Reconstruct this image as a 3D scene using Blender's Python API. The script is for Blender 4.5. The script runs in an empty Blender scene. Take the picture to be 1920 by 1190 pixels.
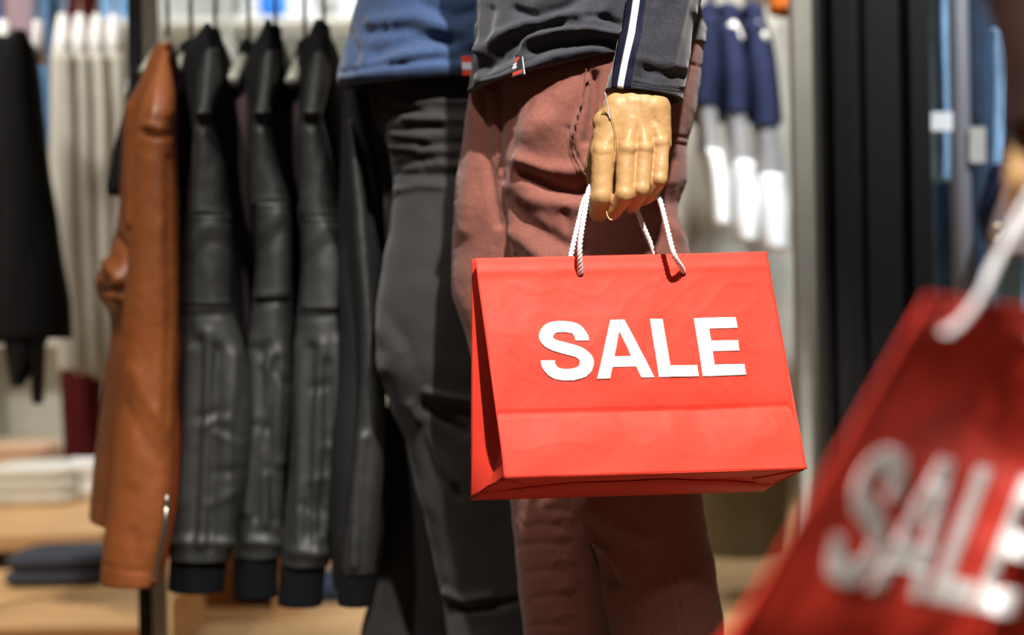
import bpy, bmesh, math, random
import numpy as np
from mathutils import Vector, Matrix, noise
from mathutils.bvhtree import BVHTree
random.seed(4)
SC = bpy.context.scene
COL = SC.collection
# ------------------------------------------------------------------ camera, world, lights, exposure
F = 1920 * 50 / 36.0
CZ = 0.85
ROLL = math.radians(1.05)
cr_, sr_ = math.cos(ROLL), math.sin(ROLL)
cd = bpy.data.cameras.new('camera'); cam = bpy.data.objects.new('camera', cd); COL.objects.link(cam)
cd.lens = 50; cd.sensor_width = 36; cd.clip_start = 0.05
cam.matrix_world = Matrix(((cr_, sr_, 0, 0), (0, 0, -1, 0), (-sr_, cr_, 0, CZ), (0, 0, 0, 1)))
cd.dof.use_dof = True; cd.dof.focus_distance = 1.60; cd.dof.aperture_fstop = 2.2
SC.camera = cam
w = bpy.data.worlds.new('world'); SC.world = w; w.use_nodes = True
w.node_tree.nodes['Background'].inputs[0].default_value = (1.0, 0.90, 0.80, 1)
w.node_tree.nodes['Background'].inputs[1].default_value = 0.09
SC.view_settings.view_transform = 'Standard'; SC.view_settings.look = 'None'
SC.view_settings.gamma = 1; SC.view_settings.use_curve_mapping = False
SC.view_settings.exposure = 0.0

def spot(loc, target, power, size=60, blend=.4, radius=.04, color=(1, .95, .88)):
    l = bpy.data.lights.new('spot_light', 'SPOT'); l.energy = power; l.spot_size = math.radians(size)
    l.spot_blend = blend; l.shadow_soft_size = radius; l.color = color
    o = bpy.data.objects.new('spot_light', l); COL.objects.link(o); o.location = loc
    o.rotation_euler = (Vector(target) - Vector(loc)).to_track_quat('-Z', 'Y').to_euler(); return o
def area(loc, target, power, sx, sy, color=(1, .95, .88)):
    l = bpy.data.lights.new('area_light', 'AREA'); l.energy = power; l.shape = 'RECTANGLE'; l.size = sx; l.size_y = sy; l.color = color
    o = bpy.data.objects.new('area_light', l); COL.objects.link(o); o.location = loc
    o.rotation_euler = (Vector(target) - Vector(loc)).to_track_quat('-Z', 'Y').to_euler(); return o
spot((.40, .0, 3.0), (.13, 1.75, .86), 680, 31, .6, .03, (1, .96, .90))      # key: ceiling spot over the aisle
spot((-.75, .3, 3.0), (-.26, 2.1, .95), 150, 25, .6, .04, (1, .96, .90))          # mannequin in blue
spot((.35, 1.5, 2.9), (.60, 2.8, .9), 55, 28, .6, .05, (1, .96, .92))          # added spot, brightens the trim beside the pillar
spot((-.85, 1.45, 2.9), (-.70, 2.35, .8), 190, 36, .7, .05, (1, .95, .88))
spot((-.75, -.75, 2.3), (.32, .76, .66), 420, 30, .6, .05, (1, .96, .92))          # added frontal spot to brighten the foreground bag          # rack of jackets
spot((-1.8, 2.6, 2.9), (-1.9, 4.6, .6), 230, 75, .6, .08, (1, .93, .84))         # back left
spot((.45, 2.3, 2.9), (.68, 3.9, .9), 230, 60, .6, .08, (1, .97, .93))
spot((.55, 3.1, 2.9), (.62, 4.1, .75), 150, 50, .7, .08, (1, .97, .93))          # added to lift the pale coats out of the jackets' shadow             # pale garments
spot((1.6, 1.6, 2.9), (1.25, 3.2, .9), 290, 55, .6, .08, (.86, .93, 1))          # denim
area((-.3, 4.9, 2.9), (-.6, 6.6, 1.2), 62, 2.5, .6, (.92, .97, 1))
spot((-3.0, 2.4, 2.9), (-1.6, 4.4, .2), 120, 60, .7, .2, (1, .9, .78))

# ------------------------------------------------------------------ helpers
def P(px, py, Y):
    u = (px - 960) / F; v = -(py - 595) / F
    return Vector(((u * cr_ + v * sr_) * Y, Y, CZ + (-u * sr_ + v * cr_) * Y))
def lin(c):
    return tuple((x / 255 / 12.92 if x / 255 <= .04045 else ((x / 255 + .055) / 1.055) ** 2.4) for x in c)
MATS = {}
def mat(name, rgb, rough=.8, spec=.3, bump=None, var=None, sheen=0, metal=0, trans=0, coat=0, weave=None, stretch=None):
    if name in MATS: return MATS[name]
    m = bpy.data.materials.new(name); m.use_nodes = True; nt = m.node_tree; b = nt.nodes['Principled BSDF']
    c = lin(rgb) + (1,)
    b.inputs['Base Color'].default_value = c; b.inputs['Roughness'].default_value = rough
    b.inputs['Specular IOR Level'].default_value = spec; b.inputs['Metallic'].default_value = metal
    b.inputs['Sheen Weight'].default_value = sheen; b.inputs['Transmission Weight'].default_value = trans
    b.inputs['Coat Weight'].default_value = coat
    tc = nt.nodes.new('ShaderNodeTexCoord'); src = tc.outputs['Object']
    if stretch:
        mp = nt.nodes.new('ShaderNodeMapping'); mp.inputs['Scale'].default_value = stretch
        nt.links.new(src, mp.inputs[0]); src = mp.outputs[0]
    if var:
        scale, amt = var
        n = nt.nodes.new('ShaderNodeTexNoise'); n.inputs['Scale'].default_value = scale; n.inputs['Detail'].default_value = 6
        r = nt.nodes.new('ShaderNodeValToRGB')
        r.color_ramp.elements[0].position = .3; r.color_ramp.elements[1].position = .7
        r.color_ramp.elements[0].color = tuple(x * (1 - amt) for x in c[:3]) + (1,)
        r.color_ramp.elements[1].color = tuple(min(1, x * (1 + amt)) for x in c[:3]) + (1,)
        nt.links.new(src, n.inputs['Vector']); nt.links.new(n.outputs[0], r.inputs[0]); nt.links.new(r.outputs[0], b.inputs['Base Color'])
    prev = None
    for sc, st in (bump or []):
        n = nt.nodes.new('ShaderNodeTexNoise'); n.inputs['Scale'].default_value = sc; n.inputs['Detail'].default_value = 4
        bp = nt.nodes.new('ShaderNodeBump'); bp.inputs['Strength'].default_value = st; bp.inputs['Distance'].default_value = 1.0 / sc * .25
        nt.links.new(src, n.inputs['Vector']); nt.links.new(n.outputs[0], bp.inputs['Height'])
        if prev: nt.links.new(prev.outputs[0], bp.inputs['Normal'])
        prev = bp
    if weave:
        wv = nt.nodes.new('ShaderNodeTexWave'); wv.inputs['Scale'].default_value = weave; wv.inputs['Distortion'].default_value = 1
        wv.bands_direction = 'DIAGONAL'
        bp = nt.nodes.new('ShaderNodeBump'); bp.inputs['Strength'].default_value = .35; bp.inputs['Distance'].default_value = .0004
        nt.links.new(src, wv.inputs['Vector']); nt.links.new(wv.outputs[1], bp.inputs['Height'])
        if prev: nt.links.new(prev.outputs[0], bp.inputs['Normal'])
        prev = bp
    if prev: nt.links.new(prev.outputs[0], b.inputs['Normal'])
    MATS[name] = m; return m
def link(name, me, m, parent=None):
    o = bpy.data.objects.new(name, me); COL.objects.link(o)
    if m: me.materials.append(m)
    if parent: o.parent = parent; o.matrix_parent_inverse = parent.matrix_world.inverted()
    return o
def tag(o, label=None, cat=None, group=None, kind=None):
    for k, v in (('label', label), ('category', cat), ('group', group), ('kind', kind)):
        if v: o[k] = v
    return o
def thing(name, label, cat, loc=(0, 0, 0), group=None):
    o = bpy.data.objects.new(name, None); COL.objects.link(o); o.empty_display_size = .1
    o.location = loc; o.matrix_world = Matrix.Translation(loc); return tag(o, label, cat, group)
class MB:
    def __init__(s): s.v = []; s.f = []
    def add(s, v, f):
        k = len(s.v); s.v += [tuple(x) for x in v]; s.f += [tuple(i + k for i in q) for q in f]; return s
    def box(s, a, b):
        (x0, y0, z0), (x1, y1, z1) = a, b
        return s.hexa([(x0, y0, z0), (x1, y0, z0), (x1, y1, z0), (x0, y1, z0), (x0, y0, z1), (x1, y0, z1), (x1, y1, z1), (x0, y1, z1)])
    def hexa(s, v): return s.add(v, [(0, 3, 2, 1), (4, 5, 6, 7), (0, 1, 5, 4), (1, 2, 6, 5), (2, 3, 7, 6), (3, 0, 4, 7)])
    def tube(s, pts, r, n=10, lobes=0, twist=0, lob=.22, cap=True):
        pts = [Vector(p) for p in pts]; rs = r if hasattr(r, '__len__') else [r] * len(pts)
        t0 = (pts[1] - pts[0]).normalized(); nrm = t0.orthogonal().normalized(); V = []; L = 0
        for i, p in enumerate(pts):
            t = (pts[min(i + 1, len(pts) - 1)] - pts[max(i - 1, 0)]).normalized()
            nrm = (nrm - t * nrm.dot(t)).normalized(); bn = t.cross(nrm)
            if i: L += (p - pts[i - 1]).length
            for j in range(n):
                a = 2 * math.pi * j / n; rr = rs[i] * (1 + (lob * math.cos(lobes * (a - twist * L)) if lobes else 0))
                V.append(p + (nrm * math.cos(a) + bn * math.sin(a)) * rr)
        Fc = [(i * n + j, i * n + (j + 1) % n, (i + 1) * n + (j + 1) % n, (i + 1) * n + j) for i in range(len(pts) - 1) for j in range(n)]
        if cap: Fc += [tuple(range(n))[::-1], tuple(range((len(pts) - 1) * n, len(pts) * n))]
        return s.add(V, Fc)
    def ball(s, c, r, n=14, m=9, sc=(1, 1, 1)):
        c = Vector(c); V = []
        for i in range(m + 1):
            ph = math.pi * (i + .0) / m
            for j in range(n):
                a = 2 * math.pi * j / n
                V.append(c + Vector((math.sin(ph) * math.cos(a) * sc[0], math.sin(ph) * math.sin(a) * sc[1], math.cos(ph) * sc[2])) * r)
        return s.add(V, [(i * n + j, (i + 1) * n + j, (i + 1) * n + (j + 1) % n, i * n + (j + 1) % n) for i in range(m) for j in range(n)])
    def mesh(s, name, smooth=True):
        me = bpy.data.meshes.new(name); me.from_pydata(s.v, [], s.f); me.validate()
        me.polygons.foreach_set('use_smooth', [smooth] * len(me.polygons)); me.update(); return me
    def build(s, name, m, parent=None, smooth=True, bevel=0, solid=0):
        o = link(name, s.mesh(name, smooth), m, parent)
        if solid: md = o.modifiers.new('solid', 'SOLIDIFY'); md.thickness = solid; md.offset = 0
        if bevel: md = o.modifiers.new('bevel', 'BEVEL'); md.width = bevel; md.segments = 2; md.limit_method = 'ANGLE'
        return o
def spline(pts, n):
    p = np.array([tuple(q) for q in pts], float); K = len(p); out = []
    t = np.linspace(0, K - 1, n); i = np.clip(t.astype(int), 0, K - 2); f = (t - i)[:, None]
    p0 = p[np.clip(i - 1, 0, K - 1)]; p1 = p[i]; p2 = p[i + 1]; p3 = p[np.clip(i + 2, 0, K - 1)]
    return .5 * (2 * p1 + (p2 - p0) * f + (2 * p0 - 5 * p1 + 4 * p2 - p3) * f ** 2 + (3 * p1 - p0 - 3 * p2 + p3) * f ** 3)
def linterp(pts, n):
    p = np.array(pts, float); t = np.linspace(0, len(p) - 1, n); i = np.clip(t.astype(int), 0, len(p) - 2); f = (t - i)[:, None]
    return p[i] * (1 - f) + p[i + 1] * f
def polydist(px, py, pts):
    best = np.full(px.shape, 1e9); side = np.zeros(px.shape)
    for (ax, ay), (bx, by) in zip(pts[:-1], pts[1:]):
        dx, dy = bx - ax, by - ay; L2 = dx * dx + dy * dy
        t = np.clip(((px - ax) * dx + (py - ay) * dy) / L2, 0, 1)
        d = np.hypot(px - ax - t * dx, py - ay - t * dy); cr = dx * (py - ay) - dy * (px - ax)
        m = d < best; best = np.where(m, d, best); side = np.where(m, np.sign(cr), side)
    return best, side
def loft(mb, rows, Yc, dep, n=64, step=8, folds=(), wr=None, sq=2.0, hem=True, top=True, ylim=None, seed=0, smooth=True):
    """rows: (xl, yl, xr, yr [, Yc, dep, bow]) outline pairs seen from the front; builds a closed tube of cloth, pixel sizes taken at depth Yc"""
    R = []
    for r in rows:
        r = list(r)
        if len(r) == 3: r = [r[1], r[0], r[2], r[0]]
        elif len(r) == 5: r = [r[1], r[0], r[2], r[0], r[3], r[4]]
        R.append([r[0], r[1], r[2], r[3], r[4] if len(r) > 4 else Yc, r[5] if len(r) > 5 else dep, r[6] if len(r) > 6 else 0])
    R = np.array(R, float); ym = (R[:, 1] + R[:, 3]) / 2; K = len(R); ks = [0.0]
    for k in range(K - 1):
        st = step
        if ylim and (ym[k + 1] < ylim[0] or ym[k] > ylim[1]): st = 40
        c = max(1, int(abs(ym[k + 1] - ym[k]) / st)); ks += [k + (j + 1) / c for j in range(c)]
    t = np.array(ks); i = np.clip(t.astype(int), 0, K - 2); f = (t - i)[:, None]
    # monotone-ish cubic using finite differences in y
    tan = np.zeros_like(R)
    for k in range(K):
        a, b = max(k - 1, 0), min(k + 1, K - 1); tan[k] = (R[b] - R[a]) / max(abs(ym[b] - ym[a]), 1e-3)
    h = (np.abs(ym[i + 1] - ym[i]))[:, None]
    S = (2 * f ** 3 - 3 * f ** 2 + 1) * R[i] + (f ** 3 - 2 * f ** 2 + f) * h * tan[i] + (-2 * f ** 3 + 3 * f ** 2) * R[i + 1] + (f ** 3 - f ** 2) * h * tan[i + 1]
    if hem:
        e = S[-1].copy(); cx = (e[0] + e[2]) / 2; ex = []
        for sc_, dy in ((.985, 2), (.955, 2.5), (.93, 1), (.92, -6), (.9, -22)):
            q = e.copy(); q[0] = cx + (e[0] - cx) * sc_; q[2] = cx + (e[2] - cx) * sc_; q[1] += dy; q[3] += dy; q[5] *= sc_; ex.append(q)
        S = np.vstack([S, ex])
    M = len(S); a = np.linspace(0, 2 * np.pi, n, endpoint=False)[None, :]
    ca, sa = np.cos(a), np.sin(a); ex_ = 2.0 / sq
    cx_ = np.sign(ca) * np.abs(ca) ** ex_; sy_ = np.sign(sa) * np.abs(sa) ** ex_
    xl, yl, xr, yr, YC, D, BW = [S[:, q][:, None] for q in range(7)]
    s = .5 + .5 * cx_; px = xl + (xr - xl) * s; py = yl + (yr - yl) * s - BW * sy_ * -1
    Y = YC + D * sy_ + 0 * px
    nx, ny = ca + 0 * px, sa + 0 * px; front = np.clip(-ny * 2.2, 0, 1)
    uc = float(((R[:, 0] + R[:, 2]) / 2)[(ym > -100) & (ym < 1300)].mean() if ((ym > -100) & (ym < 1300)).any() else (R[0, 0] + R[0, 2]) / 2)
    u = (px - 960) / F; v = -(py - 595) / F
    Xb = ((u * cr_ + v * sr_) * YC + (uc - 960) / F * D * sy_) / Y; Zb = (-u * sr_ + v * cr_) * YC / Y
    qx = 960 + F * (Xb * cr_ - Zb * sr_); qy = 595 - F * (Xb * sr_ + Zb * cr_)
    disp = np.zeros(px.shape)
    for fd in folds:
        pts, wd, am = fd[:3]; d, sd = polydist(qx, qy, pts)
        if len(fd) > 3: g = np.exp(-(d / wd)) * (1 / (1 + np.exp(-sd * d * fd[3] / 1.6)))
        else: g = np.exp(-(d / wd) ** 2)
        disp += am * g
    disp *= front
    if wr:
        for (amp, kx, kz) in wr:
            nz = np.array([noise.noise(Vector((x * kx + seed * 7.1, z * kz + seed * 3.3, dd * 12))) for x, z, dd in zip((px / 1000).ravel(), (py / 1000).ravel(), Y.ravel())]).reshape(px.shape)
            disp += amp * nz
    sc_ = disp
    X = (u * cr_ + v * sr_) * YC + nx * sc_ + (uc - 960) / F * D * sy_; Z = CZ + (-u * sr_ + v * cr_) * YC; Y = Y + ny * sc_
    V = np.stack([X, Y, Z], -1).reshape(-1, 3).tolist()
    Fc = [(r * n + j, r * n + (j + 1) % n, (r + 1) * n + (j + 1) % n, (r + 1) * n + j) for r in range(M - 1) for j in range(n)]
    if top: V.append(np.array(V[:n]).mean(0).tolist()); c = len(V) - 1; Fc += [(c, (j + 1) % n, j) for j in range(n)]
    b0 = (M - 1) * n; V.append(np.array(V[b0:b0 + n]).mean(0).tolist()); c = len(V) - 1; Fc += [(c, b0 + j, b0 + (j + 1) % n) for j in range(n)]
    mb.add(V, Fc); return mb
CAMP = Vector((0, 0, CZ))
def bvh(mb): return BVHTree.FromPolygons(mb.v, mb.f)
def hit(tree, px, py, off=.0):
    d = (P(px, py, 1.0) - CAMP).normalized(); l, nr, ix, ds = tree.ray_cast(CAMP, d)
    if l is None: return None
    if nr.dot(d) > 0: nr = -nr
    return l + nr * off
def strip_on(tree, quads, nu, nv, off, name, m, parent, thick=.0006):
    """quads: left and right polylines (same length) of outline points; cloth patch lying on the surface"""
    L = linterp(quads[0], nv); R = linterp(quads[1], nv); V = []; ok = True; last = None
    for i in range(nv):
        for j in range(nu):
            s = j / (nu - 1); p = L[i] * (1 - s) + R[i] * s; h = hit(tree, p[0], p[1], off(s, i / (nv - 1)) if callable(off) else off)
            V.append(h)
    good = [i for i, h in enumerate(V) if h is not None]
    V = [h if h is not None else V[min(good, key=lambda g: abs(g % nu - i % nu) + 3 * abs(g // nu - i // nu))] for i, h in enumerate(V)]
    mb = MB().add(V, [(i * nu + j, i * nu + j + 1, (i + 1) * nu + j + 1, (i + 1) * nu + j) for i in range(nv - 1) for j in range(nu - 1)])
    return mb.build(name, m, parent, solid=thick)
def stitches(tree, pts, gap, ln, r, name, m, parent, off=.0003):
    mb = MB(); p = np.array(pts, float); seg = np.hypot(*(p[1:] - p[:-1]).T); cum = np.concatenate([[0], np.cumsum(seg)])
    d = 0
    while d + ln < cum[-1]:
        q = [[np.interp(t, cum, p[:, 0]), np.interp(t, cum, p[:, 1])] for t in (d, d + ln)]
        a, b = hit(tree, *q[0], off), hit(tree, *q[1], off)
        if a is not None and b is not None and (a - b).length < .03: mb.tube([a, b], r, 5)
        d += gap
    if mb.v: return tag(mb.build(name, m, parent), kind='stuff')

# ------------------------------------------------------------------ materials
M_red = mat('red_paper', (238, 66, 48), .62, .35, bump=[(700, .08), (60, .10)], var=(9, .03))
M_white = mat('white_print', (250, 248, 246), .5, .3)
M_rope = mat('white_cord', (235, 232, 232), .75, .3, bump=[(900, .3)])
M_hand = mat('tan_mannequin', (186, 144, 94), .5, .4, bump=[(220, .12), (1200, .05)], var=(30, .05))
M_brown = mat('brown_twill', (132, 82, 71), .92, .15, bump=[(1500, .5), (350, .25)], var=(500, .22), sheen=.15)
M_brown_d = mat('brown_thread', (160, 95, 80), .8, .2)
M_jersey = mat('charcoal_jersey', (54, 54, 60), .95, .12, bump=[(1800, .5), (300, .25)], var=(420, .28), sheen=.25)
M_navy = mat('navy_tape', (26, 28, 52), .8, .2, bump=[(1500, .4)])
M_silver = mat('white_tape', (232, 234, 240), .6, .3, bump=[(1500, .3)])
M_blk = mat('black_tag', (18, 18, 20), .7, .3)
M_org = mat('orange_print', (214, 66, 42), .7, .2)
M_lbl = mat('pale_print', (205, 215, 222), .7, .2)
M_blue = mat('blue_jersey', (58, 77, 112), .95, .12, bump=[(900, .4)], var=(200, .18), sheen=.25)
M_jean = mat('charcoal_denim', (46, 43, 43), .8, .25, bump=[(900, .3)], var=(250, .12), sheen=.1)
M_leather = mat('tan_leather', (126, 69, 33), .45, .4, bump=[(300, .15)], var=(12, .12))
M_blackl = mat('black_leather', (37, 37, 36), .56, .5, bump=[(300, .15)], var=(40, .15))
M_blackc = mat('black_cloth_and_shade', (22, 22, 24), .85, .2, bump=[(500, .2)])  # also on black jacket bodies: the sleeve fabric with shade put into its colour
M_knit = mat('black_rib', (14, 14, 17), .95, .1, bump=[(400, .4)])
M_steel = mat('brushed_steel', (190, 182, 170), .3, .5, metal=1, bump=[(300, .05)])
M_black = mat('black_metal', (18, 16, 16), .5, .3, bump=[(120, .06)])
M_clear = mat('clear_plastic', (205, 205, 190), .15, .6, trans=.35)
M_wood = mat('oak_floor', (212, 172, 122), .45, .35, bump=[(60, .1)], var=(3.5, .25), stretch=(1, 6, 1))
M_table = mat('oak_table', (214, 170, 118), .5, .35, bump=[(40, .1)], var=(5, .18), stretch=(1, 5, 5))
M_wall = mat('warm_wall', (176, 164, 150), .8, .2, var=(2, .1))
M_pale = mat('pale_grey_cotton', (186, 184, 174), .9, .15, bump=[(300, .2)], var=(20, .06))
M_cream = mat('cream_cotton', (222, 220, 208), .9, .15, bump=[(300, .2)], var=(15, .05))
M_whitec = mat('white_cotton', (240, 240, 240), .9, .15, bump=[(300, .2)])
M_greyc = mat('grey_marl', (150, 148, 148), .9, .15, bump=[(300, .2)], var=(60, .15))
M_navyc = mat('navy_cotton', (40, 46, 74), .9, .15, bump=[(300, .2)], var=(30, .15))
M_maroon = mat('maroon_cotton', (74, 16, 20), .9, .15, bump=[(300, .2)])
M_pale_shade = mat('shaded_pale_cotton', (118, 110, 90), .9, .15, bump=[(300, .2)])  # olive tone paints shade onto the lower part of the pale coats
M_slate = mat('slate_cotton', (70, 74, 84), .9, .15, bump=[(300, .2)])
M_dn1 = mat('light_denim', (150, 190, 225), .85, .2, bump=[(400, .3)], var=(18, .18))
M_dn2 = mat('mid_denim', (78, 112, 150), .85, .2, bump=[(400, .3)], var=(18, .18))
M_dn3 = mat('dark_denim', (58, 70, 88), .85, .2, bump=[(400, .3)], var=(18, .15))
M_choc = mat('dark_brown_coat', (52, 30, 24), .8, .25, bump=[(400, .3)], var=(30, .15))
M_platf = mat('grey_platform', (84, 74, 66), .6, .3, var=(6, .08))
M_cyan = mat('bright_blue_plastic', (20, 120, 220), .5, .4)
M_mauve = mat('mauve_cotton', (150, 130, 140), .9, .15)

# ------------------------------------------------------------------ structure
fl = MB().box((-4.5, -1.5, -.1), (4.5, 8.2, 0)).build('floor', M_wood, smooth=False); tag(fl, kind='structure')
wb = MB().box((-4.5, 8.0, 0), (4.5, 8.2, 3.2)).build('wall_back', M_wall, smooth=False); tag(wb, kind='structure')
wl = MB().box((-4.7, -1.5, 0), (-4.5, 8.2, 3.2)).build('wall_left', M_wall, smooth=False); tag(wl, kind='structure')
wr_ = MB().box((4.5, -1.5, 0), (4.7, 8.2, 3.2)).build('wall_right', M_wall, smooth=False); tag(wr_, kind='structure')
# dark fluted pillar right of the bag
YP = 2.6
x0, x1 = P(1546, 300, YP).x, P(1741, 300, YP).x
pil = bpy.data.objects.new('trim_1', None); COL.objects.link(pil); tag(pil, kind='structure')
MB().box((x0, YP, 0), (x1, YP + .09, 2.9)).build('pillar_core', M_black, pil, smooth=False, bevel=.004)
for a, b, t in ((1536, 1550, .02), (1556, 1586, .035), (1622, 1694, .012), (1700, 1738, .03)):
    MB().box((P(a, 300, YP).x, YP - t, 0), (P(b, 300, YP).x, YP + .002, 2.9)).build('batten', M_black, pil, smooth=False, bevel=.003)
tr = MB().box((P(1492, 300, 2.75).x, 2.75, 0), (P(1530, 300, 2.75).x, 2.80, 2.9)).build('trim_2', M_pale, smooth=False, bevel=.003); tag(tr, kind='structure')

# display platform under the mannequins (top at .13)
pf = thing('display_platform', 'low grey display platform under the two front mannequins', 'platform', (0, 1.9, 0))
MB().box((-.75, 1.45, .02), (.55, 2.22, .13)).build('deck', M_platf, pf, smooth=False, bevel=.006)
MB().box((-.72, 1.49, 0), (.52, 2.18, .021)).build('plinth', M_black, pf, smooth=False)

# ------------------------------------------------------------------ mannequin A (brown trousers)
mA = thing('mannequin', 'mannequin in charcoal sweatshirt and red-brown trousers holding the sharp SALE bag', 'mannequin', (P(1110, 600, 1.86).x, 1.86, .13))
YA = 1.86
near = [(1010, 60, 1318, 52, YA, .115), (935, 110, 1317, 120, YA, .118), (934, 180, 1306, 200, YA, .118), (936, 260, 1291, 265, YA, .115), (942, 340, 1287, 335, YA, .108),
        (950, 410, 1272, 400, YA, .100), (955, 455, 1290, 455, YA, .098), (968, 540, 1298, 540, YA - .005, .092), (1000, 660, 1300, 660, YA - .015, .084), (1040, 790, 1306, 790, YA - .02, .078),
        (1066, 890, 1314, 890, YA - .02, .074), (1080, 950, 1319, 950, YA - .02, .073), (1104, 1010, 1328, 1010, YA - .015, .073), (1122, 1060, 1341, 1060, YA - .01, .073),
        (1136, 1130, 1350, 1120, YA, .072), (1150, 1190, 1358, 1190, YA + .01, .07), (1170, 1350, 1368, 1350, YA + .03, .066), (1200, 1560, 1372, 1560, YA + .04, .064)]
far = [(905, 60, 1200, 60, YA + .05, .10), (884, 130, 1190, 130, YA + .05, .105), (878, 180, 1180, 180, YA + .05, .105), (868, 260, 1160, 260, YA + .055, .10), (857, 330, 1150, 330, YA + .06, .098),
       (850, 400, 1135, 400, YA + .06, .093), (847, 470, 1120, 470, YA + .065, .09), (851, 550, 1110, 550, YA + .07, .085), (868, 610, 1105, 610, YA + .07, .082), (905, 740, 1110, 740, YA + .07, .076),
       (942, 860, 1120, 860, YA + .07, .073), (957, 935, 1130, 935, YA + .075, .071), (960, 985, 1140, 985, YA + .08, .071), (967, 1050, 1150, 1050, YA + .085, .070), (974, 1120, 1160, 1120, YA + .09, .069),
       (982, 1190, 1168, 1190, YA + .095, .067), (998, 1350, 1180, 1350, YA + .11, .063), (1010, 1525, 1185, 1525, YA + .11, .062)]
fN = [([(1010, 235), (985, 300), (970, 360)], 26, .006), ([(1080, 160), (1050, 215), (1000, 250)], 24, .005), ([(965, 180), (960, 260), (972, 330)], 9, -.003),
      ([(985, 325), (1030, 348), (1075, 358), (1105, 352)], 13, -.012), ([(975, 300), (1020, 318), (1070, 322), (1100, 318)], 15, .008), ([(1000, 375), (1060, 385), (1100, 390)], 16, .006),
      ([(955, 372), (990, 420), (1050, 455), (1090, 470)], 14, -.006), ([(965, 440), (1000, 470), (1040, 500)], 14, .005),
      ([(945, 350), (958, 400), (965, 470)], 8, .004), ([(1060, 400), (1070, 440), (1060, 480)], 9, -.004),
      ([(1105, 118), (1101, 165), (1091, 205), (1080, 235), (1074, 258), (1080, 285), (1092, 310), (1106, 335)], 26, .006, -1.0),
      ([(1115, 140), (1114, 175), (1111, 215), (1105, 245), (1099, 266)], 6, -.014), ([(1066, 240), (1074, 270), (1088, 305), (1102, 330)], 4, -.0035),
      ([(1255, 110), (1290, 118), (1318, 126)], 2.5, -.003), ([(1250, 248), (1288, 258)], 2.2, -.003), ([(1250, 262), (1288, 272)], 2.2, -.003),
      ([(1262, 300), (1250, 340), (1262, 380)], 12, -.006), ([(1285, 440), (1262, 428), (1240, 420)], 14, .006), ([(1125, 300), (1122, 400), (1126, 480)], 2.2, -.0025),
      ([(1080, 935), (1098, 985), (1112, 1012), (1140, 1032), (1160, 1065)], 7, .008), ([(1095, 1030), (1130, 1055), (1150, 1090)], 11, -.008), ([(1122, 1030), (1126, 1090), (1148, 1190)], 6, .004),
      ([(1100, 950), (1160, 990), (1210, 1010)], 18, .006), ([(1245, 1070), (1260, 1130), (1272, 1190)], 2.5, -.0018), ([(1262, 1070), (1280, 1130), (1290, 1190)], 2.5, -.0018),
      ([(1180, 1180), (1240, 1110), (1300, 1080)], 20, .004)]
fF = [([(875, 180), (890, 260), (880, 340), (870, 430)], 16, .005), ([(905, 180), (915, 300), (935, 420)], 8, -.006), ([(925, 170), (932, 260), (940, 330)], 4, .003)]
for k, (y, x0, x1) in enumerate(((955, 1015, 1062), (968, 1040, 1070), (985, 985, 1050), (1002, 1045, 1068), (1020, 970, 1062), (1048, 1040, 1066), (1070, 990, 1060), (1100, 1046, 1070), (1118, 1000, 1068), (1150, 1040, 1072), (1172, 990, 1060))):
    fF.append(([(x0, y + 4), ((x0 + x1) / 2, y - 2), (x1, y + 3)], 6.5, .0022 * (1 if k % 2 else -1)))
tb = MB()
wA = [(.004, 9, 7), (.0016, 34, 22), (.0005, 120, 90)]
loft(tb, near, YA, .1, n=300, step=3, folds=fN, wr=wA, sq=2.15, ylim=(60, 1200), seed=1)
loft(tb, far, YA + .05, .1, n=240, step=3.5, folds=fF, wr=wA, sq=2.1, ylim=(60, 1200), seed=2)
trA = tb.build('trousers', M_brown, mA)
tA = bvh(tb)
PE = [(1105, 120), (1101, 165), (1092, 205), (1082, 235), (1077, 256), (1082, 285), (1094, 312), (1107, 336)]
PI_ = [(1093, 124), (1088, 165), (1078, 200), (1066, 235), (1062, 258), (1068, 290), (1080, 318), (1098, 342)]
strip_on(tA, (PI_, PE), 12, 60, lambda t, v: .0006 + .0045 * t ** 1.6 + .0018 * abs(math.sin(v * 34)) * t * .35 * (v > .35), 'pocket_facing', M_brown, trA, .0008)
stitches(tA, [(1093, 128), (1088, 165), (1079, 200), (1068, 235), (1064, 258), (1070, 290), (1082, 318), (1098, 342)], 5.2, 3.6, .0004, 'pocket_stitching', M_brown_d, trA)
stitches(tA, [(1256, 112), (1290, 121), (1314, 127)], 5, 3.4, .0004, 'waistband_stitching', M_brown_d, trA)
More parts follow.
